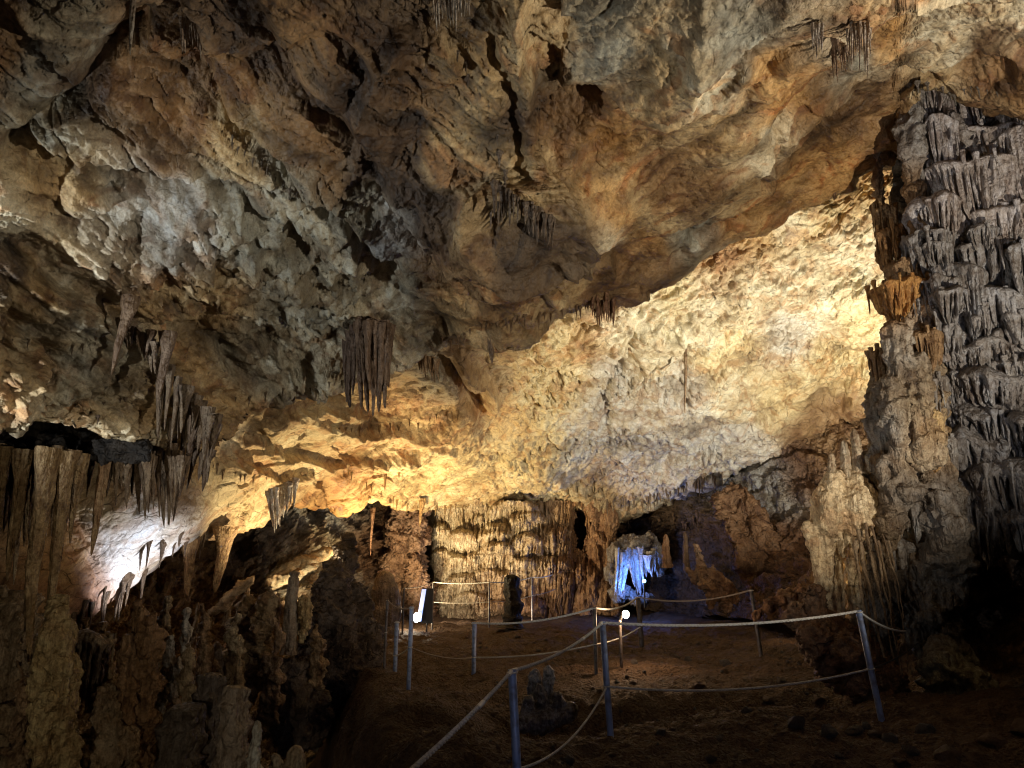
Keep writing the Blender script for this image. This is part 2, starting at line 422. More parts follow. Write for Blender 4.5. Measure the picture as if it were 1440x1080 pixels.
top_roof = curve([(-420, -520), (1800, -520)])
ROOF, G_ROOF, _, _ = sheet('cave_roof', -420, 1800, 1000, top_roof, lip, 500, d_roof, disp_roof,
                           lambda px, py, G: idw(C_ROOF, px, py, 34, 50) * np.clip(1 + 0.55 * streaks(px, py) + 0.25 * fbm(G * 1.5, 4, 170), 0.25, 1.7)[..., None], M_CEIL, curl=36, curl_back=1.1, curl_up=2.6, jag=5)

# ---- far roof: sloping bright rock behind the lip, down to the back wall
lip_hi = curve([(-100, 560), (60, 560), (140, 560), (250, 520), (345, 480), (430, 470), (560, 430), (690, 370), (860, 330), (1000, 260), (1160, 170), (1240, 90), (1500, 90)])
far_bot = curve([(-100, 905), (60, 885), (105, 872), (150, 838), (200, 800), (245, 762), (290, 758), (330, 748), (370, 727), (410, 700), (440, 712), (478, 716), (512, 690), (545, 704), (600, 718), (700, 720), (780, 712),
                 (850, 712), (900, 706), (950, 690), (1000, 668), (1060, 646), (1110, 622), (1170, 598), (1230, 566), (1500, 560)])
d_far = tps([(-100, 900, 11), (100, 870, 12), (180, 800, 13.0), (240, 700, 12.6), (60, 560, 12.5), (290, 750, 14.5), (340, 640, 14.5), (400, 580, 14.5), (400, 480, 14.4), (500, 600, 17), (410, 700, 16.5), (520, 690, 19.5),
             (600, 640, 20), (600, 718, 23), (620, 500, 16.0), (720, 600, 19.5), (720, 715, 24), (850, 712, 24.5), (860, 500, 17), (860, 340, 14.5), (1000, 450, 16.5), (1000, 270, 14.2), (1000, 600, 20.5), (1000, 668, 22),
             (1230, 240, 14.0), (1230, 420, 15.5), (1230, 560, 18.0), (1110, 620, 20.5), (1110, 500, 18.0), (1500, 560, 17), (1500, 100, 13.5), (560, 560, 17)])
F_FAR = [
    ([(320, 612), (400, 640), (470, 655), (540, 640), (600, 618), (700, 590)], 0.28, 8, 's'),
    ([(430, 590), (520, 606), (600, 600), (650, 570), (700, 580)], 0.3, 8, 's'),
    ([(300, 640), (360, 668), (420, 672), (440, 664)], 0.25, 8, 's'),
    ([(600, 490), (640, 520), (665, 560), (700, 585)], 0.5, 14, 'g'), ([(640, 480), (680, 530), (700, 585)], 0.4, 10, 's'),
    ([(840, 500), (900, 540), (960, 530), (1040, 500)], 0.3, 10, 'g'), ([(900, 430), (880, 500), (845, 560), (850, 620)], 0.3, 8, 'g'),
    ([(700, 640), (760, 650), (830, 700), (900, 700)], 0.2, 10, 's'),
    ([(1060, 380), (1110, 400), (1180, 395), (1230, 380)], 0.14, 6, 's'), ([(1000, 430), (1060, 400), (1140, 350)], 0.10, 8, 's'),
    ([(960, 460), (963, 520), (964, 580)], 0.25, 6, 'g'), ([(1110, 562), (1040, 600), (960, 640), (900, 660)], 0.3, 7, 'g'),
    ([(1220, 500), (1180, 560), (1130, 565)], 0.3, 9, 'g'), ([(870, 440), (930, 470), (990, 440)], 0.2, 10, 's'),
    ([(300, 560), (360, 570), (420, 552), (480, 556)], 0.24, 6, 'g'), ([(360, 600), (420, 585), (520, 575)], 0.2, 6, 's'),
    ([(200, 790), (240, 740), (235, 700)], 0.2, 8, 's'), ([(150, 690), (200, 700), (240, 680)], 0.35, 10, 'g'),
    ([(100, 720), (140, 760), (120, 860)], 0.3, 10, 'g'),
]
def disp_far(G, px, py):
    rough = sst(px, 640, 800) * (1 - 0.55 * sst(px, 980, 1080)) + 0.25
    wf = fbm(G * 0.8, 3, 60)
    h = 0.35 * fbm(G * 0.35, 3, 61)
    h += 0.16 * ridge(G * 0.7 + 0.5 * wf[..., None], 3, 63, 0.45) * (0.08 + 0.5 * rough)
    h += saw(G[..., 2] * 1.1 - G[..., 0] * 0.8 + 1.3 * wf, 0.10) * 0.08
    h += saw(G[..., 2] * 2.3 - G[..., 0] * 2.1 + 1.8 * fbm(G * 0.8, 3, 66), 0.10) * 0.045 * (0.15 + rough)
    ax = np.stack([G[..., 0] * 0.8 - G[..., 2] * 0.6, 0.6 * G[..., 1], 0.30 * (G[..., 0] * 0.6 + G[..., 2] * 0.8)], -1)
    msk = sst(fbm(G * 0.7, 2, 74), -0.25, 0.35)
    for k, (f, w_, am) in enumerate(((1.1, .035, .16), (2.4, .045, .14), (4.6, .06, .09))):
        h -= am * np.exp(-(fbm(ax * f + 0.25 * wf[..., None], 3, 75 + k) / w_) ** 2) * (0.06 + 0.30 * msk + 1.4 * msk * np.clip(rough - 0.25, 0, 1))
    h += saw(ax[..., 0] * 2.4 + 1.6 * fbm(G * 1.0, 3, 82), 0.14) * 0.12 * np.clip(rough - 0.3, 0, 1)
    h += 0.012 * fbm(G * 7, 3, 71)
    h += scarps(px, py, F_FAR, 12, 14)
    k = sst(px, 290, 330)
    return h * (0.35 + 0.65 * k)
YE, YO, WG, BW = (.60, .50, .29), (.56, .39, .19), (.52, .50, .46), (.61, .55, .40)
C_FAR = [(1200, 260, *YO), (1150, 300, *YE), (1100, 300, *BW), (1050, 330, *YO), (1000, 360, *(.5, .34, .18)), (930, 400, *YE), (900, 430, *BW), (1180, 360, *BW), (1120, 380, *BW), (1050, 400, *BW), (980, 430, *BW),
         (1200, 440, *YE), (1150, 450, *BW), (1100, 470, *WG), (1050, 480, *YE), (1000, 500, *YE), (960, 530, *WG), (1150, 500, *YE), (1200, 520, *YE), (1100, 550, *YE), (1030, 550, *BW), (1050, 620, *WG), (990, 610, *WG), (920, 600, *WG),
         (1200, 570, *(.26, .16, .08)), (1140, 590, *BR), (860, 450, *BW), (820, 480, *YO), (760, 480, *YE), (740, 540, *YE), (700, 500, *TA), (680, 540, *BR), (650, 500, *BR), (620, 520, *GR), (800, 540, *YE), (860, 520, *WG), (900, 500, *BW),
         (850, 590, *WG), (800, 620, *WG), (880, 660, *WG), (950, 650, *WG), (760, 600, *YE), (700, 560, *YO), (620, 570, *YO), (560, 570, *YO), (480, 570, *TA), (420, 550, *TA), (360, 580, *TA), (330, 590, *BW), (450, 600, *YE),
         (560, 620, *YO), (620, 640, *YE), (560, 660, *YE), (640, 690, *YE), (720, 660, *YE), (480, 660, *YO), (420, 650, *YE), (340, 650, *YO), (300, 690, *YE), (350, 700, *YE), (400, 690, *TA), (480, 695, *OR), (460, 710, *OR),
         (300, 740, *TA), (250, 700, *BR), (220, 690, *TA), (250, 730, *(.5, .45, .4)), (220, 770, *(.62, .64, .68)), (190, 790, *(.62, .64, .68)), (160, 800, *(.55, .55, .58)), (150, 780, *(.6, .6, .62)), (120, 800, *(.20, .08, .035)), (130, 840, *(.22, .09, .04)),  # left end painted darker, where the lit part of the roof stops
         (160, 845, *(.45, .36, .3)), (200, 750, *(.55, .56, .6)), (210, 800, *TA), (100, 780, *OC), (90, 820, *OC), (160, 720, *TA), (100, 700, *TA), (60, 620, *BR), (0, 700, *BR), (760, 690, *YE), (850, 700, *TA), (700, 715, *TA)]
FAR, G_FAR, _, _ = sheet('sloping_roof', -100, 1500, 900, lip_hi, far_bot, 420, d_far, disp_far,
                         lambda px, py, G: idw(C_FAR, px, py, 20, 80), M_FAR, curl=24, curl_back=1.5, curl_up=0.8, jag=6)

# ---- back wall: from behind the far roof's foot down to the floor
wall_top = curve([(-300, 600), (200, 690), (400, 640), (520, 640), (700, 670), (900, 650), (1100, 560), (1300, 500), (1500, 450)])
wall_bot = curve([(-300, 1350), (100, 1300), (300, 1200), (460, 1080), (530, 970), (565, 900), (700, 885), (860, 862), (1000, 868), (1100, 880), (1180, 900), (1300, 1000), (1500, 1060)])
d_wall = tps([(-300, 700, 13), (-300, 1100, 11), (100, 700, 15.5), (100, 1050, 12.5), (300, 760, 19), (300, 980, 15.5), (300, 1200, 12), (420, 700, 22.5), (440, 800, 21), (450, 920, 18.5), (560, 720, 25.5), (560, 880, 23.5), (700, 700, 27), (700, 880, 25.5), (800, 760, 28),
              (860, 700, 27), (860, 860, 26), (960, 720, 24), (960, 860, 23), (1060, 660, 21.5), (1060, 870, 18.5), (1160, 620, 19.5), (1160, 900, 14.5), (1300, 560, 18.5), (1300, 900, 14), (1500, 500, 17), (1500, 950, 12.5)])
def disp_wall(G, px, py):
    wf = fbm(G * 0.6, 3, 90)
    rt = 1 - 0.65 * sst(px, 960, 1060)
    h = 0.7 * fbm(G * 0.30, 3, 91) * rt
    q = G * np.array([1.3, 1.3, 0.45]) + 0.5 * wf[..., None]
    h += 0.35 * ridge(q, 4, 93) * rt
    h -= 0.30 * np.abs(fbm(G * np.array([3.5, 3.5, 0.9]), 3, 95)) * (0.3 + 0.7 * rt)
    dg = G @ np.array([0.75, 0.1, 0.65])
    h += saw(dg * 1.3 + wf, 0.2) * 0.22 * sst(px, 980, 1050)
    h += 0.04 * fbm(G * 8, 3, 97)
    return h
WR, WD = (.115, .06, .033), (.07, .045, .03)
C_WALL = [(-200, 800, *BR), (50, 900, *TA), (100, 800, *OC), (250, 800, *BR), (350, 780, *WD), (420, 740, *BG), (450, 735, *BG), (500, 780, *WR), (430, 800, *PA), (400, 880, *BR), (500, 900, *BG), (560, 760, *WR),
          (580, 820, *BR), (640, 800, *TA), (800, 740, *TA), (860, 780, *BR), (900, 740, *BR), (960, 760, *WD), (1000, 800, *WD), (930, 820, *WD), (1060, 800, *WD), (1120, 760, *WR), (1040, 740, *WR), (1100, 690, *BG), (1040, 690, *BG), (1080, 760, *(.22, .11, .05)), (1140, 660, *WR), (1180, 620, *(.22, .14, .075)),  # WD right of the blue lamp paints in the shade of the recess
          (1100, 820, *WR), (1160, 860, *BR), (1300, 700, *WD), (1400, 900, *WD)]
WALL, G_WALL, _, _ = sheet('cave_wall', -300, 1500, 700, wall_top, wall_bot, 260, d_wall, disp_wall,
                           lambda px, py, G: idw(C_WALL, px, py, 22, 100), M_WALL)

# ---- right side wall behind the flowstone cascade and behind the camera's right
side_top = curve([(1180, 105), (1900, 90)]); side_bot = curve([(1180, 1010), (1330, 1040), (1500, 1075), (1900, 1250)])
d_side = tps([(1180, 80, 12.2), (1180, 1000, 12), (1300, 100, 11.0), (1300, 600, 11.2), (1330, 850, 12.0), (1400, 850, 12.6), (1440, 100, 10.4), (1440, 600, 10.4), (1440, 800, 12.0), (1440, 1050, 9.2), (1330, 1030, 9.8), (1700, 300, 8.2), (1900, 60, 7), (1900, 1200, 6)])
SIDE, _, _, _ = sheet('side_wall', 1262, 1900, 260, side_top, side_bot, 360, d_side,
                      lambda G, px, py: 0.3 * fbm(G * 0.5, 3, 110) + 0.2 * ridge(G * 1.2, 4, 112) - 0.08 * np.abs(fbm(G * 4, 3, 114)),
                      lambda px, py, G: idw([(1300, 300, *BG), (1400, 600, *BG), (1380, 850, *WD), (1440, 1000, *BR)], px, py, 20, 118), M_WALL)

# ------------------------------------------------------------------ floor: brown mud and gravel, a pit on the left
def floor_z(x, y):
    q = np.stack([x, y, np.zeros_like(x)], -1)
    edge = np.interp(y, [0, 3, 5, 8, 12, 16, 22, 30], [-0.9, -0.75, -0.55, -1.0, -2.2, -3.0, -4.2, -4.6]) + 0.3 * fbm(q * 0.5, 3, 130)
    z = np.interp(y, [0, 4.6, 6.6, 8.5, 10, 12, 16, 22, 30], [-0.35, -0.1, 0.12, 0.12, -0.05, -0.12, 0.02, -0.02, 0.12])
    z = z + 0.10 * sst(x, 2.0, 6.0) + 0.25 * sst(x, 5.5, 9.0)
    # dark hollow crossing behind the near railing
    dip = np.exp(-((y - 9.1 - 0.12 * x) / 0.75) ** 2) * sst(x, -0.6, 0.3) * (1 - sst(x, 3.3, 4.3))
    z = z - 1.15 * dip - 0.5 * np.exp(-((y - 8.6) / 0.8) ** 2) * (1 - sst(x, 0.6, 1.4))
    z = z - 3.4 * (1 - sst(x - edge, -1.5, 0.1)) - 1.0 * (1 - sst(x - edge, -5, -1.5))
    z = z + 0.16 * fbm(q * 0.6, 3, 131) + 0.045 * fbm(q * 2.4, 4, 135)
    return z
M_FLOOR = rock_mat('cave_mud_gravel', 1.6, 1.0, 0.8, use_tint=False, base=(.115, .068, .038), var=0.5, grit=2.2, crack=0.0)
ys = np.concatenate([np.linspace(-4, 2.5, 24)[:-1], 2.5 * (31 / 2.5) ** np.linspace(0, 1, 620)])
xs = np.linspace(-1, 1, 620)
YY, XX = np.meshgrid(ys, xs)
XX = XX * (5.5 + 0.72 * np.maximum(YY, 0))
q = np.stack([XX, YY, np.zeros_like(XX)], -1)
peb = np.maximum(0, pn(q * 7.5, 141)) * 0.05 + np.maximum(0, pn(q * 17, 142) - 0.1) * 0.035 + 0.01 * fbm(q * 30, 2, 143)
ZZ = floor_z(XX, YY) + peb
FLOOR = structure(mesh_obj('cave_floor', np.stack([XX, YY, ZZ], -1), grid_faces(*XX.shape), M_FLOOR))
def fz(x, y): return float(floor_z(np.array([float(x)]), np.array([float(y)]))[0])

# ---- the shell behind and beside the camera, so that the chamber is closed
def behind():
    th = np.linspace(math.radians(150), math.radians(390), 90); v = np.linspace(0, 1, 40)
    TH, V_ = np.meshgrid(th, v, indexing='ij')
    R = 8.5 - 1.5 * V_; X = R * np.cos(TH) * 1.25; Y = R * np.sin(TH) * 0.7 - 1.5; Z = -4 + 9.5 * V_
    G = np.stack([X, Y, Z], -1); d = 0.5 * fbm(G * 0.5, 4, 150)
    G[..., 0] += d; G[..., 1] += d
    T = np.ones(G.shape) * np.array(BR)
    return structure(mesh_obj('entrance_wall', G, grid_faces(*X.shape), M_WALL, tint=T))
behind()
bpy.context.view_layer.update()
dg_ = bpy.context.evaluated_depsgraph_get()
TREES = {n: BVHTree.FromObject(o, dg_) for n, o in (('roof', ROOF), ('far', FAR), ('wall', WALL), ('floor', FLOOR), ('side', SIDE))}
def hit(px, py, names=('roof', 'far', 'wall', 'floor', 'side')):
    d = (PV(px, py, 1.0) - Vector(CAM)).normalized(); best = None
    for n in names:
        h = TREES[n].ray_cast(Vector(CAM), d, 60)
        if h[0] is not None and (best is None or h[3] < best[3]): best = h
    return best[0] if best else None
def depth_of(p): return float((np.array(p) - CAM) @ FWD)
# ------------------------------------------------------------------ builders
def col_tint(n, c): return np.ones((n, 3)) * np.array(c)

def tube(path, radii, ns=12, flute=0.0, seed=0, lump=0.0, fq=5.0, cap=True, ring=0.0):
    """tapered tube along a path with fluted, lumpy radius"""
    path = np.asarray(path, float); radii = np.asarray(radii, float); n = len(path)
    T = np.gradient(path, axis=0); T /= np.linalg.norm(T, axis=1)[:, None] + 1e-9
    ref = np.where(np.abs(T[:, 2:3]) > 0.8, np.array([[1.0, 0, 0]]), np.array([[0, 0, 1.0]]))
    A = np.cross(T, ref); A /= np.linalg.norm(A, axis=1)[:, None]; B = np.cross(T, A)
    th = np.linspace(0, 2 * math.pi, ns, endpoint=False)
    R = np.repeat(radii[None, :], ns, 0)
    s = np.r_[0, np.cumsum(np.linalg.norm(np.diff(path, axis=0), axis=1))]
    if flute or lump or ring:
        r0 = max(radii.max(), 1e-4)
        q = np.stack([np.cos(th)[:, None] * fq * 0.35 + 0 * s[None], np.sin(th)[:, None] * fq * 0.35 + 0 * s[None], np.repeat(s[None] / r0 * 0.10, ns, 0)], -1)
        R = R * (1 + flute * (fbm(q, 3, seed) - 0.35 * np.abs(fbm(q * 2.2, 2, seed + 3))))
        q2 = np.stack([np.cos(th)[:, None] + 0 * s[None], np.sin(th)[:, None] + 0 * s[None], np.repeat(s[None] / r0 * 0.9, ns, 0)], -1)
        R = R * (1 + lump * fbm(q2 * 1.1, 4, seed + 7) + ring * pn(np.stack([0 * R, 0 * R, np.repeat(s[None] / r0 * 1.4, ns, 0)], -1), seed + 5))
    G = path[None] + R[..., None] * (np.cos(th)[:, None, None] * A[None] + np.sin(th)[:, None, None] * B[None])
    V = G.reshape(-1, 3); Fq = grid_faces(ns, n, wrap=True)
    return V, Fq

def join(parts):
    Vs, Fs, o = [], [], 0
    for V, Fq in parts:
        Vs.append(V); Fs.append(Fq + o); o += len(V)
    return np.concatenate(Vs), np.concatenate(Fs)

def stal_geo(top, tip, r0, seed, ns=14, nr=26, flute=0.35, pw=0.75, lump=0.12, bell=1.5):
    top = np.asarray(top, float); tip = np.asarray(tip, float)
    t = np.linspace(0, 1, nr) ** 0.9; L = np.linalg.norm(tip - top)
    path = top + (tip - top) * t[:, None]
    rr = np.random.RandomState(seed)
    amp = min(0.05 * L, r0 * 1.2)
    path[:, 0] += amp * np.sin(t * 3 + rr.rand() * 6) * (1 - t) * t; path[:, 1] += amp * np.cos(t * 4 + rr.rand() * 6) * (1 - t) * t
    rad = r0 * ((1 - t) ** pw * 0.92 + 0.08 * (1 - t ** 6)) * (1 + (bell - 1) * np.exp(-t * 9)); rad[-1] = r0 * 0.01
    up = np.array([0, 0, min(0.15 * L, 0.16)]); path = np.r_[[path[0] + up], path]; rad = np.r_[rad[0] * 1.15, rad]
    return tube(path, rad, ns, flute, seed, lump)

def stalactite(top, tip, r0, seed, mat, color, label, group=None, name='stalactite', fade=0.0, **kw):
    V, Fq = stal_geo(top, tip, r0, seed, **kw)
    V = V - np.asarray(top)
    o = mesh_obj(name, V, Fq, mat, tint=col_tint(len(V), color)); o.location = top
    return tag(o, label, 'stalactite', group)

def lathe_rock(base, h, r, seed, prof=None, ns=30, nr=44, lump=0.16, ledge=0.12, lean=(0, 0), flute=0.15):
    """lumpy drip-built column or stalagmite, base point, rising h"""
    t = np.linspace(0, 1, nr); prof = prof or [(0, 1.25), (0.1, 1.0), (0.6, 0.8), (0.9, 0.55), (0.97, 0.35), (1, 0.02)]
    a = np.array(prof); rad = r * np.interp(t, a[:, 0], a[:, 1])
    led = saw(-(t * h / (r * 1.3)) + seed * 0.37, 0.8)
    rad = rad * (1 + ledge * (led - 0.5))
    path = np.stack([lean[0] * t + 0.10 * r * np.sin(t * 7 + seed), lean[1] * t + 0.10 * r * np.cos(t * 6 + seed), t * h], -1)
    return tube(path, rad, ns, flute, seed, lump, fq=7.0)

def surface_nets(val, org, h):
    nx, ny, nz = val.shape; ins = val < 0
    cs = np.zeros((nx - 1, ny - 1, nz - 1, 3), np.float32); cn = np.zeros((nx - 1, ny - 1, nz - 1), np.float32)
    for ax in range(3):
        o1, o2 = [a for a in range(3) if a != ax]
        for i in (0, 1):
            for j in (0, 1):
                def sl(k):
                    s_ = [None] * 3; s_[ax] = slice(k, val.shape[ax] - 1 + k); s_[o1] = slice(i, val.shape[o1] - 1 + i); s_[o2] = slice(j, val.shape[o2] - 1 + j)
                    return tuple(s_)
                v0, v1 = val[sl(0)], val[sl(1)]; m = (v0 < 0) != (v1 < 0)
                t = np.where(m, v0 / np.where(m, v0 - v1, 1), 0)
                cn += m; p = [0.0, 0.0, 0.0]
                cs[..., ax] += np.where(m, t, 0); cs[..., o1] += m * i; cs[..., o2] += m * j
    act = cn > 0; idx = -np.ones(cn.shape, np.int64); idx[act] = np.arange(act.sum())
    ijk = np.argwhere(act); V = org + h * (ijk + cs[act] / cn[act][:, None])
    Fs = []
    for ax in range(3):
        o1, o2 = [(1, 2), (2, 0), (0, 1)][ax]
        s0 = [slice(1, -1)] * 3; s0[ax] = slice(0, val.shape[ax] - 1); s1 = list(s0); s1[ax] = slice(1, val.shape[ax])
        a, b = ins[tuple(s0)], ins[tuple(s1)]
        for flip, m in ((False, a & ~b), (True, ~a & b)):
            g = np.argwhere(m)
            if not len(g): continue
            g[:, o1] += 1; g[:, o2] += 1
            def c(d1, d2):
                q = g.copy(); q[:, o1] += d1; q[:, o2] += d2; return idx[q[:, 0], q[:, 1], q[:, 2]]
            f = np.stack([c(-1, -1), c(0, -1), c(0, 0), c(-1, 0)], -1)
            Fs.append(f[:, ::-1] if flip else f)
    return V, np.concatenate(Fs)

def blob(chains, vox=0.03, k=0.06, lowamp=0.04, lowf=3.0, fl=0.03, seed=0, pit=0.02, ledge=0.0):
    """smooth union of tapered bone chains [(point, radius), ...], meshed and displaced"""
    pts = np.array([p for ch in chains for p, r in ch]); rs = np.array([r for ch in chains for p, r in ch])
    lo = (pts - rs[:, None]).min(0) - 3 * vox - lowamp * 2; hi = (pts + rs[:, None]).max(0) + 3 * vox + lowamp * 2
    n = np.maximum(4, np.ceil((hi - lo) / vox).astype(int))
    ax = [lo[a] + vox * np.arange(n[a]) for a in range(3)]
    D = np.full(tuple(n), 1e3, np.float32)
    for ch in chains:
        for (p0, r0), (p1, r1) in zip(ch[:-1], ch[1:]):
            m = max(r0, r1) + 4 * k + 0.25
            b0 = np.minimum(p0, p1) - m; b1 = np.maximum(p0, p1) + m
            i0 = [max(0, int((b0[a] - lo[a]) / vox)) for a in range(3)]; i1 = [min(n[a], int((b1[a] - lo[a]) / vox) + 2) for a in range(3)]
            X, Y, Z = np.meshgrid(ax[0][i0[0]:i1[0]], ax[1][i0[1]:i1[1]], ax[2][i0[2]:i1[2]], indexing='ij')
            d = np.array(p1) - p0; L2 = (d ** 2).sum() + 1e-9
            t = np.clip(((X - p0[0]) * d[0] + (Y - p0[1]) * d[1] + (Z - p0[2]) * d[2]) / L2, 0, 1)
            dist = np.sqrt((X - p0[0] - t * d[0]) ** 2 + (Y - p0[1] - t * d[1]) ** 2 + (Z - p0[2] - t * d[2]) ** 2) - (r0 + (r1 - r0) * t)
            s_ = (slice(i0[0], i1[0]), slice(i0[1], i1[1]), slice(i0[2], i1[2])); o = D[s_]
            hh = np.clip(0.5 + 0.5 * (o - dist) / k, 0, 1)
            D[s_] = o * (1 - hh) + dist * hh - k * hh * (1 - hh)
    V, Fq = surface_nets(D, lo, vox)
    # normals from the field
    gi = np.clip(((V - lo) / vox).astype(int), 1, n - 2)
    g = np.stack([D[gi[:, 0] + 1, gi[:, 1], gi[:, 2]] - D[gi[:, 0] - 1, gi[:, 1], gi[:, 2]], D[gi[:, 0], gi[:, 1] + 1, gi[:, 2]] - D[gi[:, 0], gi[:, 1] - 1, gi[:, 2]],
                  D[gi[:, 0], gi[:, 1], gi[:, 2] + 1] - D[gi[:, 0], gi[:, 1], gi[:, 2] - 1]], -1)
    g /= np.linalg.norm(g, axis=1)[:, None] + 1e-9
    disp = lowamp * fbm(V * lowf, 4, seed) + fl * (1 - np.abs(g[:, 2])) * (fbm(V * np.array([11, 11, 1.1]), 3, seed + 4) - 0.6 * np.abs(fbm(V * np.array([22, 22, 2.0]), 2, seed + 6))) + pit * fbm(V * 14, 3, seed + 9)
    if ledge:
        disp = disp + ledge * (saw(-V[:, 2] * 2.6 + 1.3 * fbm(V * 1.6, 3, seed + 11), 0.75) - 0.4) * (1 - g[:, 2] ** 2)
    return V + g * disp[:, None], Fq

def C(d, *pts):
    """chain from photo points (px, py, radius px[, depth offset])"""
    out = []
    for p in pts:
        dd = d + (p[3] if len(p) > 3 else 0)
        out.append((P(p[0], p[1], dd), p[2] * dd / F))
    return out

def tier_geo(c, a, b, ht, hf, seed, nu=90, nv=34, deep=0.42, pipes=1.0, ax=0.0):
    """one flowstone tier: domed shelf standing out of the wall with a fluted fringe under its rim.
    c = rim centre on the wall, a half width, b stand-out, ht dome height, hf fringe length; faces the camera side"""
    th = np.linspace(-0.15, math.pi + 0.15, nu); t = np.linspace(0, 1, nv)
    TH, T = np.meshgrid(th, t, indexing='ij')
    dome = T < 0.34; td = np.clip(T / 0.34, 0, 1); tf = np.clip((T - 0.34) / 0.66, 0, 1)
    q = np.stack([np.cos(TH) * a * 9, np.sin(TH) * b * 6, 0 * TH + seed], -1)
    fl = fbm(q, 3, seed); gr = np.abs(pn(q * 1.3 + 0.25 * tf[..., None], seed + 2))
    Ln = hf * (0.55 + 0.5 * np.clip(0.5 + 1.1 * fl, 0, 1.2)) * (0.5 + 0.5 * np.sin(np.clip(TH, 0, math.pi)) ** 0.4)
    rad = np.where(dome, np.sin(td * math.pi / 2) ** 0.8, 1.0)
    groove = (deep + 0.22) * np.exp(-(gr / 0.10) ** 2) * np.clip(tf * 4, 0, 1) * (0.4 + 0.6 * tf)
    rad = rad * (1 - groove) * (1 + 0.05 * fl) * (1 - 0.22 * tf ** 1.2) * (1 + 0.04 * np.exp(-((T - 0.34) / 0.06) ** 2))
    last = np.clip((tf - 0.86) / 0.14, 0, 1); rad = rad * (1 - 0.55 * last ** 2)
    z = np.where(dome, ht * (1 - td ** 1.8), -Ln * tf)
    z = z - 0.08 * a * np.cos(TH) * ax
    X = np.cos(TH) * a * rad; Y = -np.sin(TH) * b * rad
    irr = pn(np.stack([np.cos(TH) * 1.6, np.sin(TH) * 1.6, 0 * TH + seed * 1.7], -1), 9)
    X = X * (1 + 0.22 * irr); Y = Y * (1 + 0.35 * irr); z = z + a * 0.28 * pn(np.stack([np.cos(TH) * 1.3, 0 * TH, 0 * TH + seed * 0.77], -1), 12)
    z = z + 0.10 * ht * fbm(np.stack([X * 3, Y * 3, z * 0], -1), 3, seed + 5)
    G = np.stack([X, Y, z], -1)
    yaw = -math.atan2(c[0], c[1]); cs, sn = math.cos(yaw), math.sin(yaw)
    G = np.stack([G[..., 0] * cs - G[..., 1] * sn, G[..., 0] * sn + G[..., 1] * cs, G[..., 2]], -1) + np.asarray(c)
    G = G + 0.014 * fbm(G * 9, 3, seed + 8)[..., None]
    parts = [(G.reshape(-1, 3), grid_faces(nu, nv)[:, ::-1])]
    rr = np.random.RandomState(seed); n = int(max(5, pipes * a * 15)) if hf > 0.02 else 0
    for k in range(n):
        an = math.pi * (0.02 + 0.96 * (k + rr.uniform(-.4, .4)) / max(n - 1, 1)); rr_ = rr.uniform(0.86, 1.04)
        x, y = math.cos(an) * a * rr_, -math.sin(an) * b * rr_; L = hf * rr.uniform(0.5, 1.15) * (0.55 + 0.45 * math.sin(max(0.05, min(3.09, an)))); r = rr.uniform(0.010, 0.026) * (0.7 + 0.5 * a)
        p0 = np.array([x * cs - y * sn, x * sn + y * cs, -0.08 * a * math.cos(an) * ax + 0.05 * hf]) + np.asarray(c)
        p1 = p0 + np.array([rr.uniform(-.03, .03), rr.uniform(-.03, .03), -L])
        parts.append(stal_geo(p0, p1, r, seed * 7 + k, ns=7, nr=12, flute=0.25, pw=0.4, lump=0.3, bell=1.9))
    return join(parts)

def rock_lump(r, seed, squash=(1, 1, 0.7), n=26, amp=0.35):
    u = np.linspace(0, 2 * math.pi, n * 2, endpoint=False); v = np.linspace(0.0, math.pi, n)
    U_, V_ = np.meshgrid(u, v, indexing='ij')
    d = np.stack([np.cos(U_) * np.sin(V_), np.sin(U_) * np.sin(V_), np.cos(V_)], -1)
    k = 1 + amp * fbm(d * 1.3, 2, seed) + 0.12 * fbm(d * 4, 3, seed + 2)
    # facets
    rr = np.random.RandomState(seed)
    if amp == 0: k = np.ones(k.shape)
    for _ in range(9 if amp else 0):
        m = rr.normal(size=3); m /= np.linalg.norm(m); lim = rr.uniform(0.62, 0.9)
        k = np.minimum(k, np.where((d @ m) > 0.05, lim / np.maximum(d @ m, 0.05), 9))
    G = d * k[..., None] * r * np.array(squash)
    return G.reshape(-1, 3), grid_faces(n * 2, n, wrap=True)

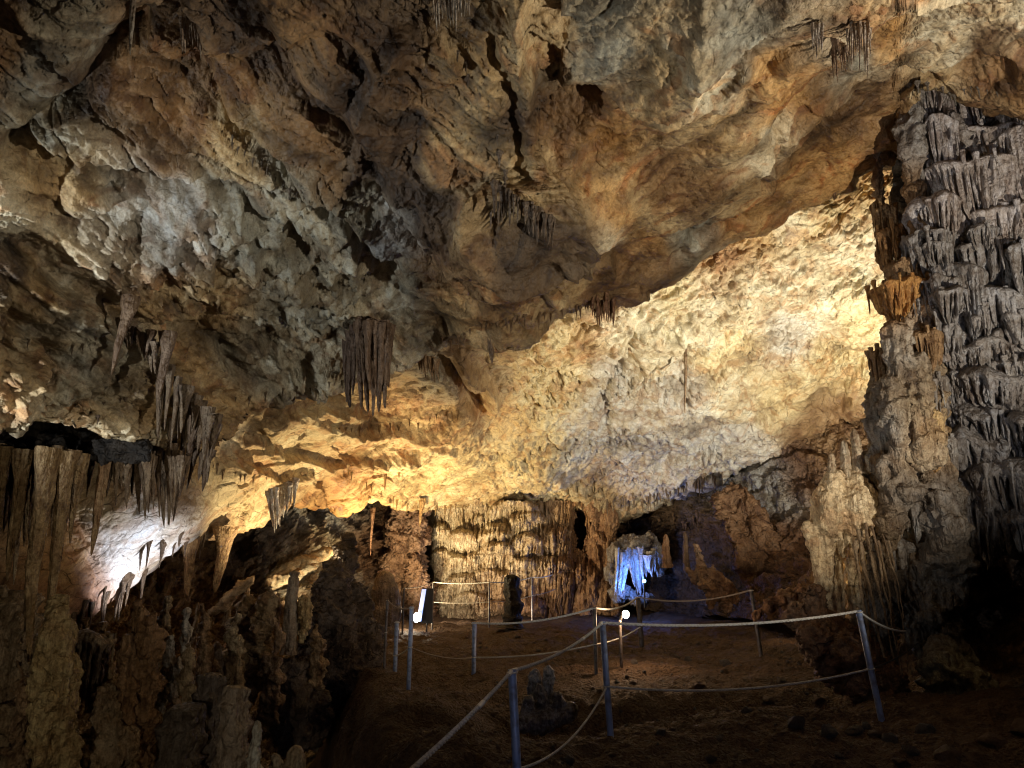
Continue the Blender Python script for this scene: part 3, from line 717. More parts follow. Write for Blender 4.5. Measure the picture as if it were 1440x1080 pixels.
# ------------------------------------------------------------------ right: flowstone cascade and the tall column
FS, FW, FB = (.25, .235, .22), (.37, .32, .24), (.27, .175, .09)
casc = empty('flowstone_cascade', P(1385, 800, 9.8))
tag(casc, 'tall grey flowstone cascade of overlapping fluted tiers filling the right edge of the cave', 'flowstone')
def to_local(V, root): return V - np.array(root.location)
TIERS = [  # px centre, rim py, half width px, dome px, fringe px, stand-out px, depth
    (1436, 100, 44, 4, 66, 25, 9.9), (1306, 96, 30, 4, 100, 26, 10.0), (1366, 98, 46, 4, 92, 24, 10.0), (1424, 138, 32, 6, 74, 30, 9.8), (1316, 194, 31, 9, 96, 34, 9.9), (1378, 200, 46, 12, 44, 36, 9.9),
    (1412, 220, 42, 10, 86, 42, 9.7), (1366, 252, 56, 12, 74, 42, 9.6), (1460, 262, 40, 10, 80, 40, 9.4), (1322, 312, 40, 20, 44, 46, 9.7), (1404, 316, 46, 12, 44, 46, 9.5), (1300, 352, 34, 12, 50, 40, 9.8), (1380, 366, 44, 10, 50, 46, 9.6),
    (1436, 372, 30, 10, 54, 46, 9.3), (1344, 402, 46, 14, 84, 46, 9.7), (1400, 432, 56, 14, 66, 50, 9.5), (1320, 470, 40, 18, 60, 40, 9.9), (1450, 462, 40, 14, 50, 50, 9.3), (1384, 506, 64, 16, 40, 52, 9.6), (1440, 520, 40, 12, 48, 56, 9.3),
    (1400, 546, 60, 18, 42, 54, 9.5), (1340, 560, 44, 16, 52, 44, 9.8), (1392, 596, 66, 22, 44, 56, 9.5), (1446, 606, 40, 18, 50, 56, 9.2), (1368, 636, 52, 24, 46, 52, 9.6), (1420, 672, 66, 26, 60, 60, 9.3), (1368, 712, 46, 28, 84, 54, 9.5),
    (1330, 690, 34, 30, 80, 40, 9.8), (1436, 730, 44, 24, 50, 56, 9.3)]
rr = np.random.RandomState(31)
for _ in range(20):
    px = rr.uniform(1308, 1450); py = rr.uniform(330, 720)
    if px < 1330 + 0.02 * (py - 330): py = min(py, 690)
    TIERS.append((px, py, rr.uniform(10, 34), rr.uniform(5, 18), rr.uniform(14, 60), rr.uniform(26, 40), 9.45 + rr.uniform(-.15, .15) - 0.0022 * (px - 1380)))
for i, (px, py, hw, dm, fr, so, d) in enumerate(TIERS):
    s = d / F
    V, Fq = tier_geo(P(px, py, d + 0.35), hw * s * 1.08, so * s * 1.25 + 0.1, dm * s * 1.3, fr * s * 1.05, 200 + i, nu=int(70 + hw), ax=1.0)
    mesh_obj('flowstone_tier', to_local(V, casc), Fq, M_FLOW, casc, tint=col_tint(len(V), (.40, .375, .375) if py < 330 else (.27, .265, .27) if py < 560 else (.21, .205, .21)))  # upper tiers painted paler: stronger light up there put into the colour

rr = np.random.RandomState(43); lob = []
for k in range(16):
    x = rr.uniform(1312, 1452); y = rr.uniform(150, 600); L_ = rr.uniform(60, 170); dd = 9.75 - 0.002 * (x - 1380) - 0.0006 * (y - 300)
    ch = [(x, y, rr.uniform(5, 9))]
    for j in range(4):
        x += rr.uniform(-5, 7); y += L_ / 4; ch.append((x, y, rr.uniform(5, 12), rr.uniform(-.05, .05)))
    lob.append(C(dd, *ch))
V, Fq = blob(lob, vox=0.03, k=0.06, lowamp=0.06, lowf=4, fl=0.04, seed=299, pit=0.012, ledge=0.05)
mesh_obj('flowstone_lobes', to_local(V, casc), Fq, M_FLOW, casc, tint=col_tint(len(V), (.30, .28, .27)))

col = empty('flowstone_column', P(1285, 1000, 8.9))
tag(col, 'thick knobbly flowstone column with orange fringes between the bright far roof and grey cascade', 'column')
d = 9.6
V, Fq = blob([C(d, (1274, 80, 16, 0.4), (1282, 180, 15, .3), (1286, 260, 13, .4), (1298, 340, 15, .4), (1302, 420, 17, .3), (1298, 520, 20, .1), (1292, 620, 34), (1300, 700, 44), (1296, 780, 40, -.1), (1300, 860, 34, -.2), (1330, 930, 30, -.5), (1350, 1010, 34, -.8)),
              C(d, (1234, 215, 7, 1.2), (1240, 320, 8, 1.1), (1252, 400, 8, 1.0), (1256, 440, 10, .7), (1250, 500, 13, .4), (1240, 560, 17, .1), (1244, 640, 24), (1250, 720, 30, -.1), (1240, 800, 26, -.1), (1234, 900, 20, -.2), (1240, 990, 24, -.5)),
              C(d, (1262, 465, 13, -.3), (1262, 500, 17, -.35), (1264, 545, 12, -.35)), C(d, (1288, 512, 15, -.35), (1292, 560, 19, -.4), (1300, 640, 22, -.45)),
              C(d, (1248, 548, 18, -.35), (1256, 580, 17, -.4), (1262, 640, 9, -.4)), C(d, (1248, 458, 9, -.2), (1246, 478, 8, -.2)), C(d, (1276, 455, 9, -.2), (1276, 475, 10, -.3)),
              C(d, (1308, 700, 26, -.4), (1326, 740, 30, -.5), (1344, 800, 22, -.5), (1350, 850, 10, -.5)), C(d, (1254, 660, 20, -.4), (1270, 690, 24, -.5), (1250, 740, 18, -.4)),
              C(d, (1318, 840, 20, -.5), (1308, 868, 15, -.6), (1306, 888, 5, -.6)), C(d, (1330, 935, 24, -1.0), (1360, 960, 26, -1.1), (1368, 990, 22, -1.1), (1345, 1040, 14, -1.2)),
              C(d, (1318, 905, 14, -.8), (1330, 945, 20, -1.0), (1338, 1000, 18, -1.1), (1330, 1050, 10, -1.2))],
             vox=0.026, k=0.08, lowamp=0.08, lowf=2.8, fl=0.05, seed=300, pit=0.014, ledge=0.08)
cc = idw([(1280, 150, *FS), (1240, 300, *FB), (1245, 430, .42, .24, .09), (1262, 480, .36, .33, .28), (1290, 560, .30, .25, .17), (1255, 600, .27, .25, .22), (1310, 600, .30, .20, .10), (1275, 540, .16, .12, .08), (1300, 640, .34, .27, .18), (1300, 700, .20, .18, .16), (1240, 760, .18, .13, .08), (1300, 860, .16, .15, .14), (1350, 980, .28, .28, .2)],  # lower half painted darker: weaker light down there put into the colour
         (V - CAM) @ RT / ((V - CAM) @ FWD) * F + 720, 540 - ((V - CAM) @ UP) / ((V - CAM) @ FWD) * F, 12, 303)
mesh_obj('column_body', to_local(V, col), Fq, M_FLOW, col, tint=cc)
for i, (px, py, hw, dm, fr, so, dd, c_) in enumerate([(1258, 405, 36, 8, 66, 34, 9.7, (.46, .25, .08)), (1252, 330, 20, 10, 60, 22, 10.2, (.40, .24, .10)), (1294, 655, 28, 12, 0.1, 20, 9.4, FW), (1294, 590, 30, 18, 74, 24, 9.35, (.50, .36, .18)), (1300, 475, 22, 12, 50, 26, 9.5, FB),
                                                      (1280, 700, 40, 16, 60, 34, 9.3, FS), (1322, 742, 30, 12, 60, 30, 9.2, FS), (1244, 300, 16, 6, 90, 18, 10.4, (.30, .2, .1)), (1270, 380, 26, 12, 60, 26, 9.9, FB), (1236, 500, 14, 8, 60, 20, 9.7, FB), (1240, 650, 22, 12, 70, 26, 9.4, FB),
                                                      (1310, 540, 22, 12, 60, 26, 9.5, FS), (1318, 620, 22, 12, 60, 26, 9.4, FS), (1268, 640, 18, 14, 46, 22, 9.3, FW), (1262, 770, 30, 16, 40, 26, 9.3, FS), (1298, 430, 20, 10, 40, 24, 9.7, FS), (1290, 250, 16, 8, 60, 20, 10.0, FS), (1276, 180, 15, 8, 60, 18, 10.0, FS)]):
    s = dd / F
    V, Fq = tier_geo(P(px, py, dd + 0.2), hw * s, so * s + 0.05, dm * s, fr * s, 340 + i, nu=80, deep=0.5)
    mesh_obj('flowstone_fringe', to_local(V, col), Fq, M_FLOW, col, tint=col_tint(len(V), c_))
# root-like ribs hanging down the foot of the column
for i, (x0, y0, x1, y1, x2, y2, r) in enumerate([(1208, 745, 1222, 830, 1244, 925, 4), (1216, 735, 1234, 820, 1258, 930, 3.2), (1226, 740, 1246, 830, 1262, 915, 2.6), (1236, 760, 1254, 850, 1268, 950, 2.6), (1202, 760, 1212, 850, 1232, 950, 3.4),
                                              (1250, 760, 1264, 830, 1280, 940, 2), (1240, 740, 1258, 800, 1272, 870, 1.6), (1212, 770, 1222, 870, 1240, 965, 2.4)]):
    t = np.linspace(0, 1, 30)[:, None]
    dd = 9.15
    path = (1 - t) ** 2 * P(x0, y0, dd) + 2 * t * (1 - t) * P(x1, y1, dd - .1) + t ** 2 * P(x2, y2, dd - .35)
    path = path + 0.035 * fbm(path * 2.3, 3, 390 + i)[:, None] * np.array([1, .5, 0])
    V, Fq = tube(path, np.full(30, 0.55 * r * dd / F) * np.linspace(1.3, .7, 30), 10, 0.3, 380 + i, 0.5)
    mesh_obj('drip_rib', to_local(V, col), Fq, M_FLOW, col, tint=col_tint(len(V), (.26, .19, .12)))

# cluster of knobs and drip curtains left of the column
kn = empty('stalagmite_cluster', P(1195, 850, 9.6))
tag(kn, 'domed stalagmite cluster with thin spikes on top and yellow drip curtains below, beside the column', 'stalagmite')
d = 9.5
C_ = C
C = lambda d, *p: C_(d, *[(q[0], q[1], q[2] * 1.28) + tuple(q[3:]) for q in p])
V, Fq = blob([C(d, (1174, 676, 13), (1168, 706, 20), (1164, 738, 17), (1160, 752, 10)), C(d, (1202, 680, 13, -.05), (1206, 708, 22, -.1), (1208, 736, 18, -.1), (1208, 752, 10, -.1)), C(d, (1190, 672, 11, .1), (1190, 700, 12, .15)),
              C(d, (1228, 664, 12, .1), (1236, 700, 18, .2), (1240, 740, 18, .3)), C(d, (1166, 748, 8, -.05), (1160, 800, 7), (1166, 846, 5)), C(d, (1138, 742, 7), (1144, 762, 7), (1152, 810, 6), (1160, 850, 6)), C(d, (1154, 742, 8), (1174, 790, 7, .1), (1176, 870, 8)),
              C(d, (1200, 750, 6, -.1), (1198, 800, 6), (1204, 870, 9)), C(d, (1214, 750, 8), (1222, 800, 9, .1), (1226, 880, 14)), C(d, (1184, 790, 13, .7), (1190, 830, 18, .7), (1196, 880, 14, .6)), C(d, (1240, 740, 18, .3), (1240, 800, 16, .3), (1236, 880, 18, .2)),
              C(d, (1180, 752, 4, -.1), (1182, 772, 3, -.1)), C(d, (1190, 750, 4, -.1), (1186, 782, 2.5, -.1))],
             vox=0.022, k=0.035, lowamp=0.03, lowf=4, fl=0.028, seed=400, pit=0.022)
C = C_
mesh_obj('cluster_body', to_local(V, kn), Fq, M_FLOW, kn, tint=col_tint(len(V), (.62, .51, .34)))
for i, (x, y0, y1, r) in enumerate([(1172, 678, 636, 7.5), (1192, 672, 618, 8), (1208, 668, 602, 9), (1222, 668, 640, 9)]):
    b = P(x, y0, d); s = d / F
    V, Fq = lathe_rock(b, (y0 - y1) * s, r * s, 410 + i, ns=20, nr=34, lump=0.2)
    mesh_obj('spike', to_local(V + b, kn), Fq, M_FLOW, kn, tint=col_tint(len(V), (.5, .42, .3)))
V, Fq = blob([C(9.3, (1130, 872, 22, .3), (1150, 890, 26), (1180, 900, 30), (1215, 916, 28)), C(9.2, (1150, 900, 30), (1190, 930, 40), (1230, 960, 40)), C(9.3, (1148, 838, 11), (1144, 862, 16))],
             vox=0.03, k=0.07, lowamp=0.1, lowf=3, fl=0.05, seed=420, pit=0.06)
tag(mesh_obj('boulder', V, Fq, M_WALL, tint=col_tint(len(V), (.24, .14, .08))), 'craggy brown boulder under the yellow drip curtains behind the right railing post', 'boulder')

# ------------------------------------------------------------------ centre back: the domed flowstone wall
fw = empty('flowstone_wall', P(710, 872, 24.0))
tag(fw, 'wide tan flowstone wall of fluted domes at the back, under the yellow roof', 'flowstone')
nu, nv = 300, 220
px = np.linspace(602, 868, nu); PXX, PYY = np.meshgrid(px, np.linspace(704, 886, nv), indexing='ij')
D0 = 24.4 - 0.8 * np.sin((PXX - 602) / 266 * math.pi) - 0.25 * sst(PYY, 704, 880)
D0 = D0 + 1.5 * sst(PXX, 855, 868) + 1.5 * (1 - sst(PXX, 600, 612))
hgt = np.zeros(PXX.shape)
q = np.stack([PXX / 7.0, PYY / 90.0, 0 * PXX], -1)
flu = fbm(q, 3, 500); flu2 = np.abs(pn(q * 1.6, 503))
DOMES = [(648, 705, 40, 26), (655, 752, 30, 30), (618, 752, 18, 30), (640, 785, 24, 26), (668, 785, 26, 24), (618, 790, 22, 24), (655, 812, 32, 34), (622, 835, 26, 40), (660, 850, 34, 30), (690, 738, 26, 30), (668, 735, 10, 24),
         (745, 760, 26, 30), (742, 792, 30, 26), (700, 785, 34, 34), (680, 800, 22, 34), (720, 812, 30, 40), (770, 800, 26, 50), (700, 848, 30, 30), (745, 735, 30, 26), (720, 720, 40, 22), (780, 740, 20, 40), (790, 800, 20, 60), (745, 850, 30, 40),
         (850, 740, 14, 70), (835, 790, 14, 80), (858, 800, 12, 80), (812, 790, 12, 50)]
for i, (x, y, rw, hh) in enumerate(DOMES):
    ux = (PXX - x - 6 * math.sin(i * 5.1) + 3 * flu) / (0.9 * rw); top = y + 9 * math.sin(i * 2.3) + 0.15 * rw - 0.62 * rw * np.sqrt(np.clip(1 - ux ** 2, 0, 1)); vtop = 1
    vv = (PYY - top) / hh
    prof = np.where(vv < 0, 0, np.minimum(vv * 5, 1) ** 0.5) * (1 - sst(vv, 0.25, 1.3))
    b = 0.50 * (rw / 30) ** 0.7 * np.clip(1 - ux ** 2, 0, 1) ** 0.55 * prof
    hgt = np.maximum(hgt, b)
vert = 1 - np.exp(-hgt * 6)
D1 = D0 - hgt * 1.15 - 0.12 * flu - 0.35 * fbm(np.stack([PXX / 34, PYY / 26, 0 * PXX], -1), 3, 512) * (0.3 + 0.7 * vert) + 0.16 * np.exp(-(flu2 / 0.13) ** 2)
G = P(PXX, PYY, D1); G += 0.05 * fbm(G * 2.2, 4, 505)[..., None] + 0.03 * fbm(G * 7, 3, 507)[..., None]
# dark hole with ragged edge, right of the domes
hole = ((PXX - 813 - 4 * flu) / 13) ** 2 + ((PYY - 742) / 34) ** 2 < 1
fc = grid_faces(nu, nv); keep = ~hole.reshape(-1)[fc].all(1)
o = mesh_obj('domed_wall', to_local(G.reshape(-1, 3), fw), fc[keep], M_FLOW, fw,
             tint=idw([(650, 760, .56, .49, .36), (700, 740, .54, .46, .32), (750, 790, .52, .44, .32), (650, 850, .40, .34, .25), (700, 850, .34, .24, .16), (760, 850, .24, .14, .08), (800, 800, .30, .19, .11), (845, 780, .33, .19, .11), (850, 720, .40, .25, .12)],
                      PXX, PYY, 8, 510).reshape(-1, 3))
V, Fq = blob([C(24.2, (800, 706, 9), (802, 760, 7), (800, 800, 12), (798, 850, 14)), C(24, (832, 706, 12), (836, 728, 8)), C(24, (834, 745, 9), (840, 790, 14), (846, 850, 17)), C(24, (856, 706, 12), (858, 780, 12), (862, 858, 14)), C(24, (812, 782, 8), (820, 840, 16), (822, 860, 18))],
             vox=0.06, k=0.15, lowamp=0.1, lowf=1.6, fl=0.14, seed=520, pit=0.05)
mesh_obj('drip_pillar', to_local(V, fw), Fq, M_FLOW, fw, tint=col_tint(len(V), (.36, .22, .12)))

# left rough rock between the domed wall and the dark chamber
V, Fq = blob([C(23.3, (590, 722, 14), (584, 760, 16), (575, 800, 20), (585, 840, 20), (592, 880, 24)), C(23, (560, 700, 12, .4), (560, 760, 14, .3), (552, 830, 18), (556, 890, 20)), C(22.6, (585, 790, 9), (590, 850, 14))],
             vox=0.06, k=0.2, lowamp=0.28, lowf=1.9, fl=0.10, seed=530, pit=0.16)
tag(mesh_obj('craggy_pillar', V, Fq, M_WALL, tint=col_tint(len(V), (.24, .15, .10))), 'craggy brown rock pillar behind the cold floodlight, left of the domed flowstone wall', 'rock pillar')
# ------------------------------------------------------------------ stalactites one can tell apart
DKS, MDS, PLS, GOS = (.10, .07, .05), (.27, .20, .13), (.52, .46, .36), (.46, .31, .14)
def S2(tx, ty, bx, by, wpx, d, color, label, seed, group=None, mat=None, dd=0.0, **kw):
    return stalactite(P(tx, ty, d), P(bx, by, d + dd), 0.5 * wpx * d / F, seed, mat or M_FLOW, color, label, group, **kw)

V, Fq = blob([C(9.0, (-60, 632, 20), (10, 640, 17), (70, 636, 16), (110, 644, 15), (150, 626, 15), (205, 638, 9)), C(9.3, (-60, 622, 24), (60, 622, 20), (180, 618, 15))],
             vox=0.03, k=0.1, lowamp=0.12, lowf=3, fl=0.03, seed=590, pit=0.05)
tag(mesh_obj('rock_ledge', V, Fq, M_WALL, tint=col_tint(len(V), (.028, .022, .017))), 'added ledge painted nearly black as recess shade, where the front left curtain of stalactites hangs', 'rock ledge')  # added ledge; its colour stands for the shade of a dark recess
LF = 'long stalactites of the front left curtain'
for i, (tx, ty, bx, by, wd, d, lab) in enumerate([
    (0, 648, -14, 815, 34, 8.6, 'broad brown stalactite cut by the left edge of the view'),
    (30, 652, 10, 818, 30, 8.5, 'second stalactite of the front left curtain, ending level with its left neighbour'),
    (64, 650, 40, 935, 36, 8.4, 'longest stalactite of the front left curtain, reaching down to the yellow column'),
    (90, 655, 66, 905, 30, 8.6, 'pale ribbed stalactite just right of the longest one in the front left curtain'),
    (112, 655, 98, 766, 22, 8.8, 'short grey stalactite at the right end of the front left curtain'),
    (44, 650, 34, 770, 22, 9.0, 'short brown stalactite behind the two longest ones of the front left curtain'),
    (18, 648, 8, 740, 22, 9.1, 'stubby dark stalactite at the back of the front left curtain'),
    (150, 628, 128, 782, 27, 9.2, 'fat pale brown stalactite standing free right of the front left curtain'),
    (132, 640, 122, 700, 14, 9.4, 'small dark stalactite tucked behind the fat pale brown one')]):
    S2(tx, ty, bx, by, wd * 0.62, d, (.33, .24, .13) if i != 7 else (.42, .30, .18), lab, 600 + i, LF, pw=0.55, flute=0.45, ns=26, nr=50, lump=0.12, bell=1.4)
rr = np.random.RandomState(6)
ORD = ['first', 'second', 'third', 'fourth', 'fifth', 'sixth', 'seventh', 'eighth', 'ninth', 'tenth', 'eleventh', 'twelfth', 'thirteenth', 'fourteenth']
for k in range(14):
    x = -8 + 9.6 * k; y1 = rr.uniform(700, 850) if k < 9 else rr.uniform(680, 760)
    S2(x, 646 + rr.uniform(-8, 8), x - 0.07 * (y1 - 650) * (1 - x / 560), y1, rr.uniform(7, 15), rr.uniform(8.6, 9.2), (.27, .19, .11) if k % 2 else (.34, .27, .18),
       'slender stalactite of the front left curtain, ' + ORD[k] + ' thin one from the left edge', 1300 + k, LF, pw=0.6, flute=0.45, ns=14, nr=36, lump=0.14, bell=1.6)
def fan(name, label, items, d, color, seed, cat='stalactite curtain', dj=0.25, **kw):
    """drip curtain: many fused stalactites in one body"""
    rr = np.random.RandomState(seed); parts = []
    if d < 8.2:
        hs = [hit(it[0], max(it[1], -8), ('roof',)) for it in items]; ds = [depth_of(h) for h in hs if h is not None]; d = float(np.percentile(ds, 35)) - 0.05; dj = min(dj, 0.12)
    base = P(items[0][0], items[0][1], d)
    for i, (tx, ty, bx, by, wd) in enumerate(items):
        o = rr.uniform(-dj, dj)
        parts.append(stal_geo(P(tx, ty, d + o), P(bx, by, d + o), 0.5 * wd * d / F, seed + i, **{**dict(ns=14, nr=34, flute=0.5, pw=0.6, lump=0.1, bell=1.4), **kw}))
    V, Fq = join(parts); V = V - base
    o = mesh_obj(name, V, Fq, M_FLOW, tint=col_tint(len(V), color)); o.location = base
    return tag(o, label, cat)
rr = np.random.RandomState(5)
fan('stalactite_curtain', 'dark brown box-shaped curtain of fused stalactites hanging from the middle of the near lip',
    [(504 + 3.2 * k, 462 + 0.4 * k, 509 + 2.7 * k + rr.uniform(-1, 1), (552 + rr.uniform(-16, 10)) if k % 3 else 586 - 0.6 * abs(k - 6) * 3, 9) for k in range(15)], 10.6, (.17, .115, .075), 640, pw=0.32, flute=0.55)
fan('stalactite_curtain', 'short dark stalactite pair just left of the box-shaped curtain',
    [(487, 468, 487, 566, 9), (492, 468, 492, 574, 10), (497, 470, 496, 556, 8)], 10.9, (.13, .09, .065), 660, pw=0.35)
fan('stalactite_curtain', 'leaning curtain with grey folds and two pointed brown tips above the white slab',
    [(158 + 7 * k, 650 - 0.6 * k + 6 * ((k * 7) % 3 - 1), a, b, 9 + (k * 5) % 4) for k, (a, b) in enumerate([(150, 700), (162, 712), (170, 690), (178, 716), (186, 700), (196, 724), (204, 735), (209, 722), (216, 718), (224, 730), (231, 744), (238, 741), (243, 726), (247, 700), (252, 690)])],
    9.6, (.22, .165, .11), 670, pw=0.75, flute=0.6, ns=18)
fan('stalactite_curtain', 'ragged dark fringe hanging in steps from the near lip on the left',
    [(228 + 5 * k + rr.uniform(-2, 2), 520 + 5.0 * k + rr.uniform(-4, 4), 222 + 4.6 * k, 585 + 4.2 * k + rr.uniform(-18, 34), rr.uniform(7, 13)) for k in range(17)], 9.3, (.17, .13, .09), 700, pw=0.55, dj=0.5)
fan('stalactite_curtain', 'long thin dark blades hanging at the right end of the leaning curtain',
    [(250, 560, 236, 742, 11), (262, 590, 243, 736, 10), (272, 600, 252, 700, 11), (282, 610, 262, 690, 9), (292, 640, 284, 692, 12), (286, 640, 279, 676, 9)], 9.8, (.14, .10, .07), 720, pw=0.6, dj=0.4)
fan('stalactite_curtain', 'small ribbed curtain under the roof ridge above the fat pale brown stalactite',
    [(178 + 5 * k, 455 + 4 * k, 180 + 4.8 * k, 478 + 4.4 * k + rr.uniform(0, 16), 8) for k in range(9)], 8.6, (.19, .145, .10), 730, pw=0.6)
fan('painted_lit_drapery', 'fluted drapery painted white-lit hanging from the orange roof edge before the pale back wall',
    [(379 + 3.0 * k, 697 - 1.6 * k, 384 + 2.4 * k, b, 6) for k, b in enumerate([742, 750, 744, 738, 741, 726, 728, 712, 722, 706, 712, 700, 716, 696])], 14.4, (.82, .79, .73), 740, pw=0.5, dj=0.15)  # tint raised near white in place of light falling on the drapery
fan('stalactite_curtain', 'thin brown curtain by the dark notch in the bright roof, left of its centre',
    [(588 + 3 * k, 500 + k, 590 + 3 * k, 528 + rr.uniform(-8, 10), 4.5) for k in range(10)], 12.5, (.30, .2, .11), 750)
fan('stalactite_curtain', 'reddish brown curtain at the point where the near lip bends up to the right',
    [(826 + 3.4 * k, 398 + 1.4 * k, 827 + 3.2 * k, 436 + rr.uniform(-8, 24), 6.5) for k in range(12)], 11.9, (.24, .13, .07), 765)
fan('stalactite_curtain', 'pale straws hanging in a row under the roof crack at the top right',
    [(1192 + 2.9 * k, 38 + 0.2 * k, 1192 + 2.9 * k + rr.uniform(-1, 1), 78 + rr.uniform(-12, 34), 3.6) for k in range(12)], 7.6, (.44, .38, .32), 780)
fan('stalactite_curtain', 'brown leaning straws left of the pale row at the top right',
    [(1168 + 3.0 * k, 54 + 2 * k, 1168 + 3.0 * k + 4, 90 + rr.uniform(-12, 28), 3.6) for k in range(9)], 7.8, (.26, .18, .12), 795)
fan('stalactite_curtain', 'small grey straws at the left end of the roof crack at the top right',
    [(1142 + 2.8 * k, 38, 1143 + 2.6 * k, 62 + rr.uniform(-8, 26), 3.4) for k in range(6)], 7.6, (.40, .36, .32), 805)
fan('stalactite_curtain', 'cream straws hanging into view at the top centre of the roof',
    [(608 + 4 * k, -12, 611 + 3.8 * k, 24 + rr.uniform(-16, 22), 4.2) for k in range(14)], 6.1, (.42, .38, .32), 815)
fan('stalactite_curtain', 'small pinkish drip curtain in the dark upper left part of the roof',
    [(255 + 4 * k, 30 + 2 * k, 257 + 3.6 * k, 68 + rr.uniform(-16, 30), 4.4) for k in range(9)], 6.0, (.34, .27, .2), 835)
fan('stalactite_curtain', 'dark tangle of stalactites at the foot of the long roof fissure',
    [(690 + 5.5 * k, 258 + 3.4 * k, 690 + 5.4 * k, 300 + 2.4 * k + rr.uniform(-16, 22), rr.uniform(4, 9)) for k in range(17)], 7.7, (.16, .12, .085), 850, dj=0.3)
S2(190, -30, 183, 78, 9, 5.4, (.33, .29, .23), 'single long thin grey stalactite hanging into view at the upper left', 870, pw=0.5, flute=0.2, nr=40)
S2(183, 432, 156, 528, 15, 7.9, (.20, .14, .09), 'long dark pointed stalactite in front of the crumpled rock on the left', 871, pw=0.6)
S2(236, 480, 222, 565, 16, 8.4, (.18, .13, .09), 'thick dark stalactite right of the long pointed one on the left', 872, pw=0.5)
S2(212, 470, 204, 505, 9, 8.4, (.18, .13, .09), 'short dark stalactite between the two thick ones on the left', 873)
S2(744, 436, 742, 478, 12, 11.4, (.24, .16, .09), 'brown leaf-shaped stalactite in the middle of the near lip', 874, pw=0.5)
S2(690, 452, 692, 512, 16, 11.4, (.20, .14, .09), 'broad brown stalactite where the near lip meets the dark notch', 875, pw=0.6)
S2(1174, 262, 1173, 282, 5, 11.3, (.2, .12, .06), 'small stub stalactite on the near lip above the orange rock at the right', 876, pw=0.3)
S2(316, 752, 302, 834, 19, 14.6, (.46, .31, .15), 'thick tan stalactite hanging from the roof edge above the dark pit', 877, pw=0.45, flute=0.5)
S2(268, 768, 262, 846, 15, 14.2, (.36, .23, .11), 'brown stalactite left of the thick tan one above the dark pit', 878, pw=0.5, flute=0.5)
S2(524, 722, 521, 782, 4.5, 21, (.20, .11, .06), 'slender reddish stalactite in front of the dark doorway-like gap', 879, pw=0.5)
S2(543, 640, 541, 692, 6, 19, (.34, .2, .08), 'thin stalactite on the yellow roof, left of a matching one', 880, pw=0.6)
S2(562, 636, 561, 672, 9, 19, (.42, .27, .1), 'short thick stalactite on the yellow roof, right of a thin one', 881, pw=0.6)
S2(594, 706, 590, 742, 7, 22, (.44, .3, .14), 'pale stalactite at the end of the yellow roof above the craggy pillar', 882)
S2(964, 470, 963, 582, 5, 16.5, (.30, .22, .14), 'needle stalactite on the bright right-hand roof', 883, pw=0.5)

# small stalactites in rows: individual copies of six shapes
protos = []
for k in range(6):
    V, Fq = stal_geo((0, 0, 0), (0.02 * k - 0.05, 0, -1), 0.105, 900 + k, ns=9, nr=14, flute=0.4, bell=1.8)
    me = mesh_obj('stalactite', V, Fq, M_FLOW, tint=col_tint(len(V), (1, 1, 1)))
    protos.append(me.data); bpy.data.objects.remove(me)
def shade_proto(color, cache={}):
    if color not in cache:
        out = []
        for me in protos:
            m2 = me.copy(); n = len(m2.vertices)
            m2.attributes['tint'].data.foreach_set('color', np.tile(np.array([*color, 1], np.float32), n)); out.append(m2)
        cache[color] = out
    return cache[color]
NSM = 0
def row(pts, n, lpx, color, label, group, names=('roof',), seed=0, jit=4, up=3, spread=0):
    global NSM
    rr = np.random.RandomState(seed); a = np.array(pts, float)
    s = np.r_[0, np.cumsum(np.hypot(*np.diff(a, axis=0).T))]
    for k in range(n):
        t = (k + rr.uniform(-.3, .3)) / max(n - 1, 1) * s[-1]; x = np.interp(t, s, a[:, 0]) + rr.uniform(-jit, jit); y = np.interp(t, s, a[:, 1]) + rr.uniform(-jit, jit) + rr.uniform(-spread, spread)
        h = hit(x, y, names)
        if h is None: h = hit(x, y - 6, names)
        if h is None: continue
        d = depth_of(h); L = lpx * rr.uniform(0.45, 1.35) * d / F
        o = bpy.data.objects.new('stalactite', rr.choice(shade_proto(color))); COL.objects.link(o)
        o.location = h + Vector((0, 0, 0.04 * L)); wd = rr.uniform(0.8, 1.5) * (0.55 if L > 0.4 else 0.9)
        o.scale = (L * wd, L * wd, L * 1.05); o.rotation_euler = (0, 0, rr.uniform(0, 6.3))
        pos = ('left end', 'left half', 'middle', 'right half', 'right end')[min(4, int(5 * k / n))]
        lab = ' '.join((('longer ' if L * F / d > lpx else 'shorter ') + label.replace(', centre', '') + ', ' + pos).split()[:16])
        tag(o, lab, 'stalactite', group); NSM += 1
row([(620, 480), (690, 452), (770, 440), (855, 424)], 26, 16, (.30, .20, .11), 'small brown stalactite of the row under the near lip, centre', 'row under the near lip', seed=1)
row([(335, 560), (430, 545), (500, 530), (560, 510)], 12, 12, (.22, .17, .11), 'tiny dark stalactite under the near lip, left of centre', 'tiny stalactites left of centre on the near lip', seed=2)
row([(325, 195), (360, 225), (400, 262), (432, 275)], 16, 14, (.34, .29, .23), 'thin pale straw on the diagonal roof crack at the upper left', 'straws on the diagonal roof crack', seed=3)
row([(640, 65), (690, 160), (716, 262)], 10, 16, (.34, .28, .22), 'thin grey straw along the long roof fissure', 'straws along the roof fissure', seed=4)
row([(470, 652), (560, 700), (590, 716)], 10, 13, (.50, .34, .14), 'short straw along the lower edge of the yellow roof, left', 'straws along the yellow roof edge', ('far',), seed=5)
row([(596, 712), (700, 717), (790, 708), (850, 708)], 42, 11, (.44, .31, .16), 'short tan stalactite fringing the yellow roof above the domed wall', 'fringe above the domed wall', ('far',), seed=6)
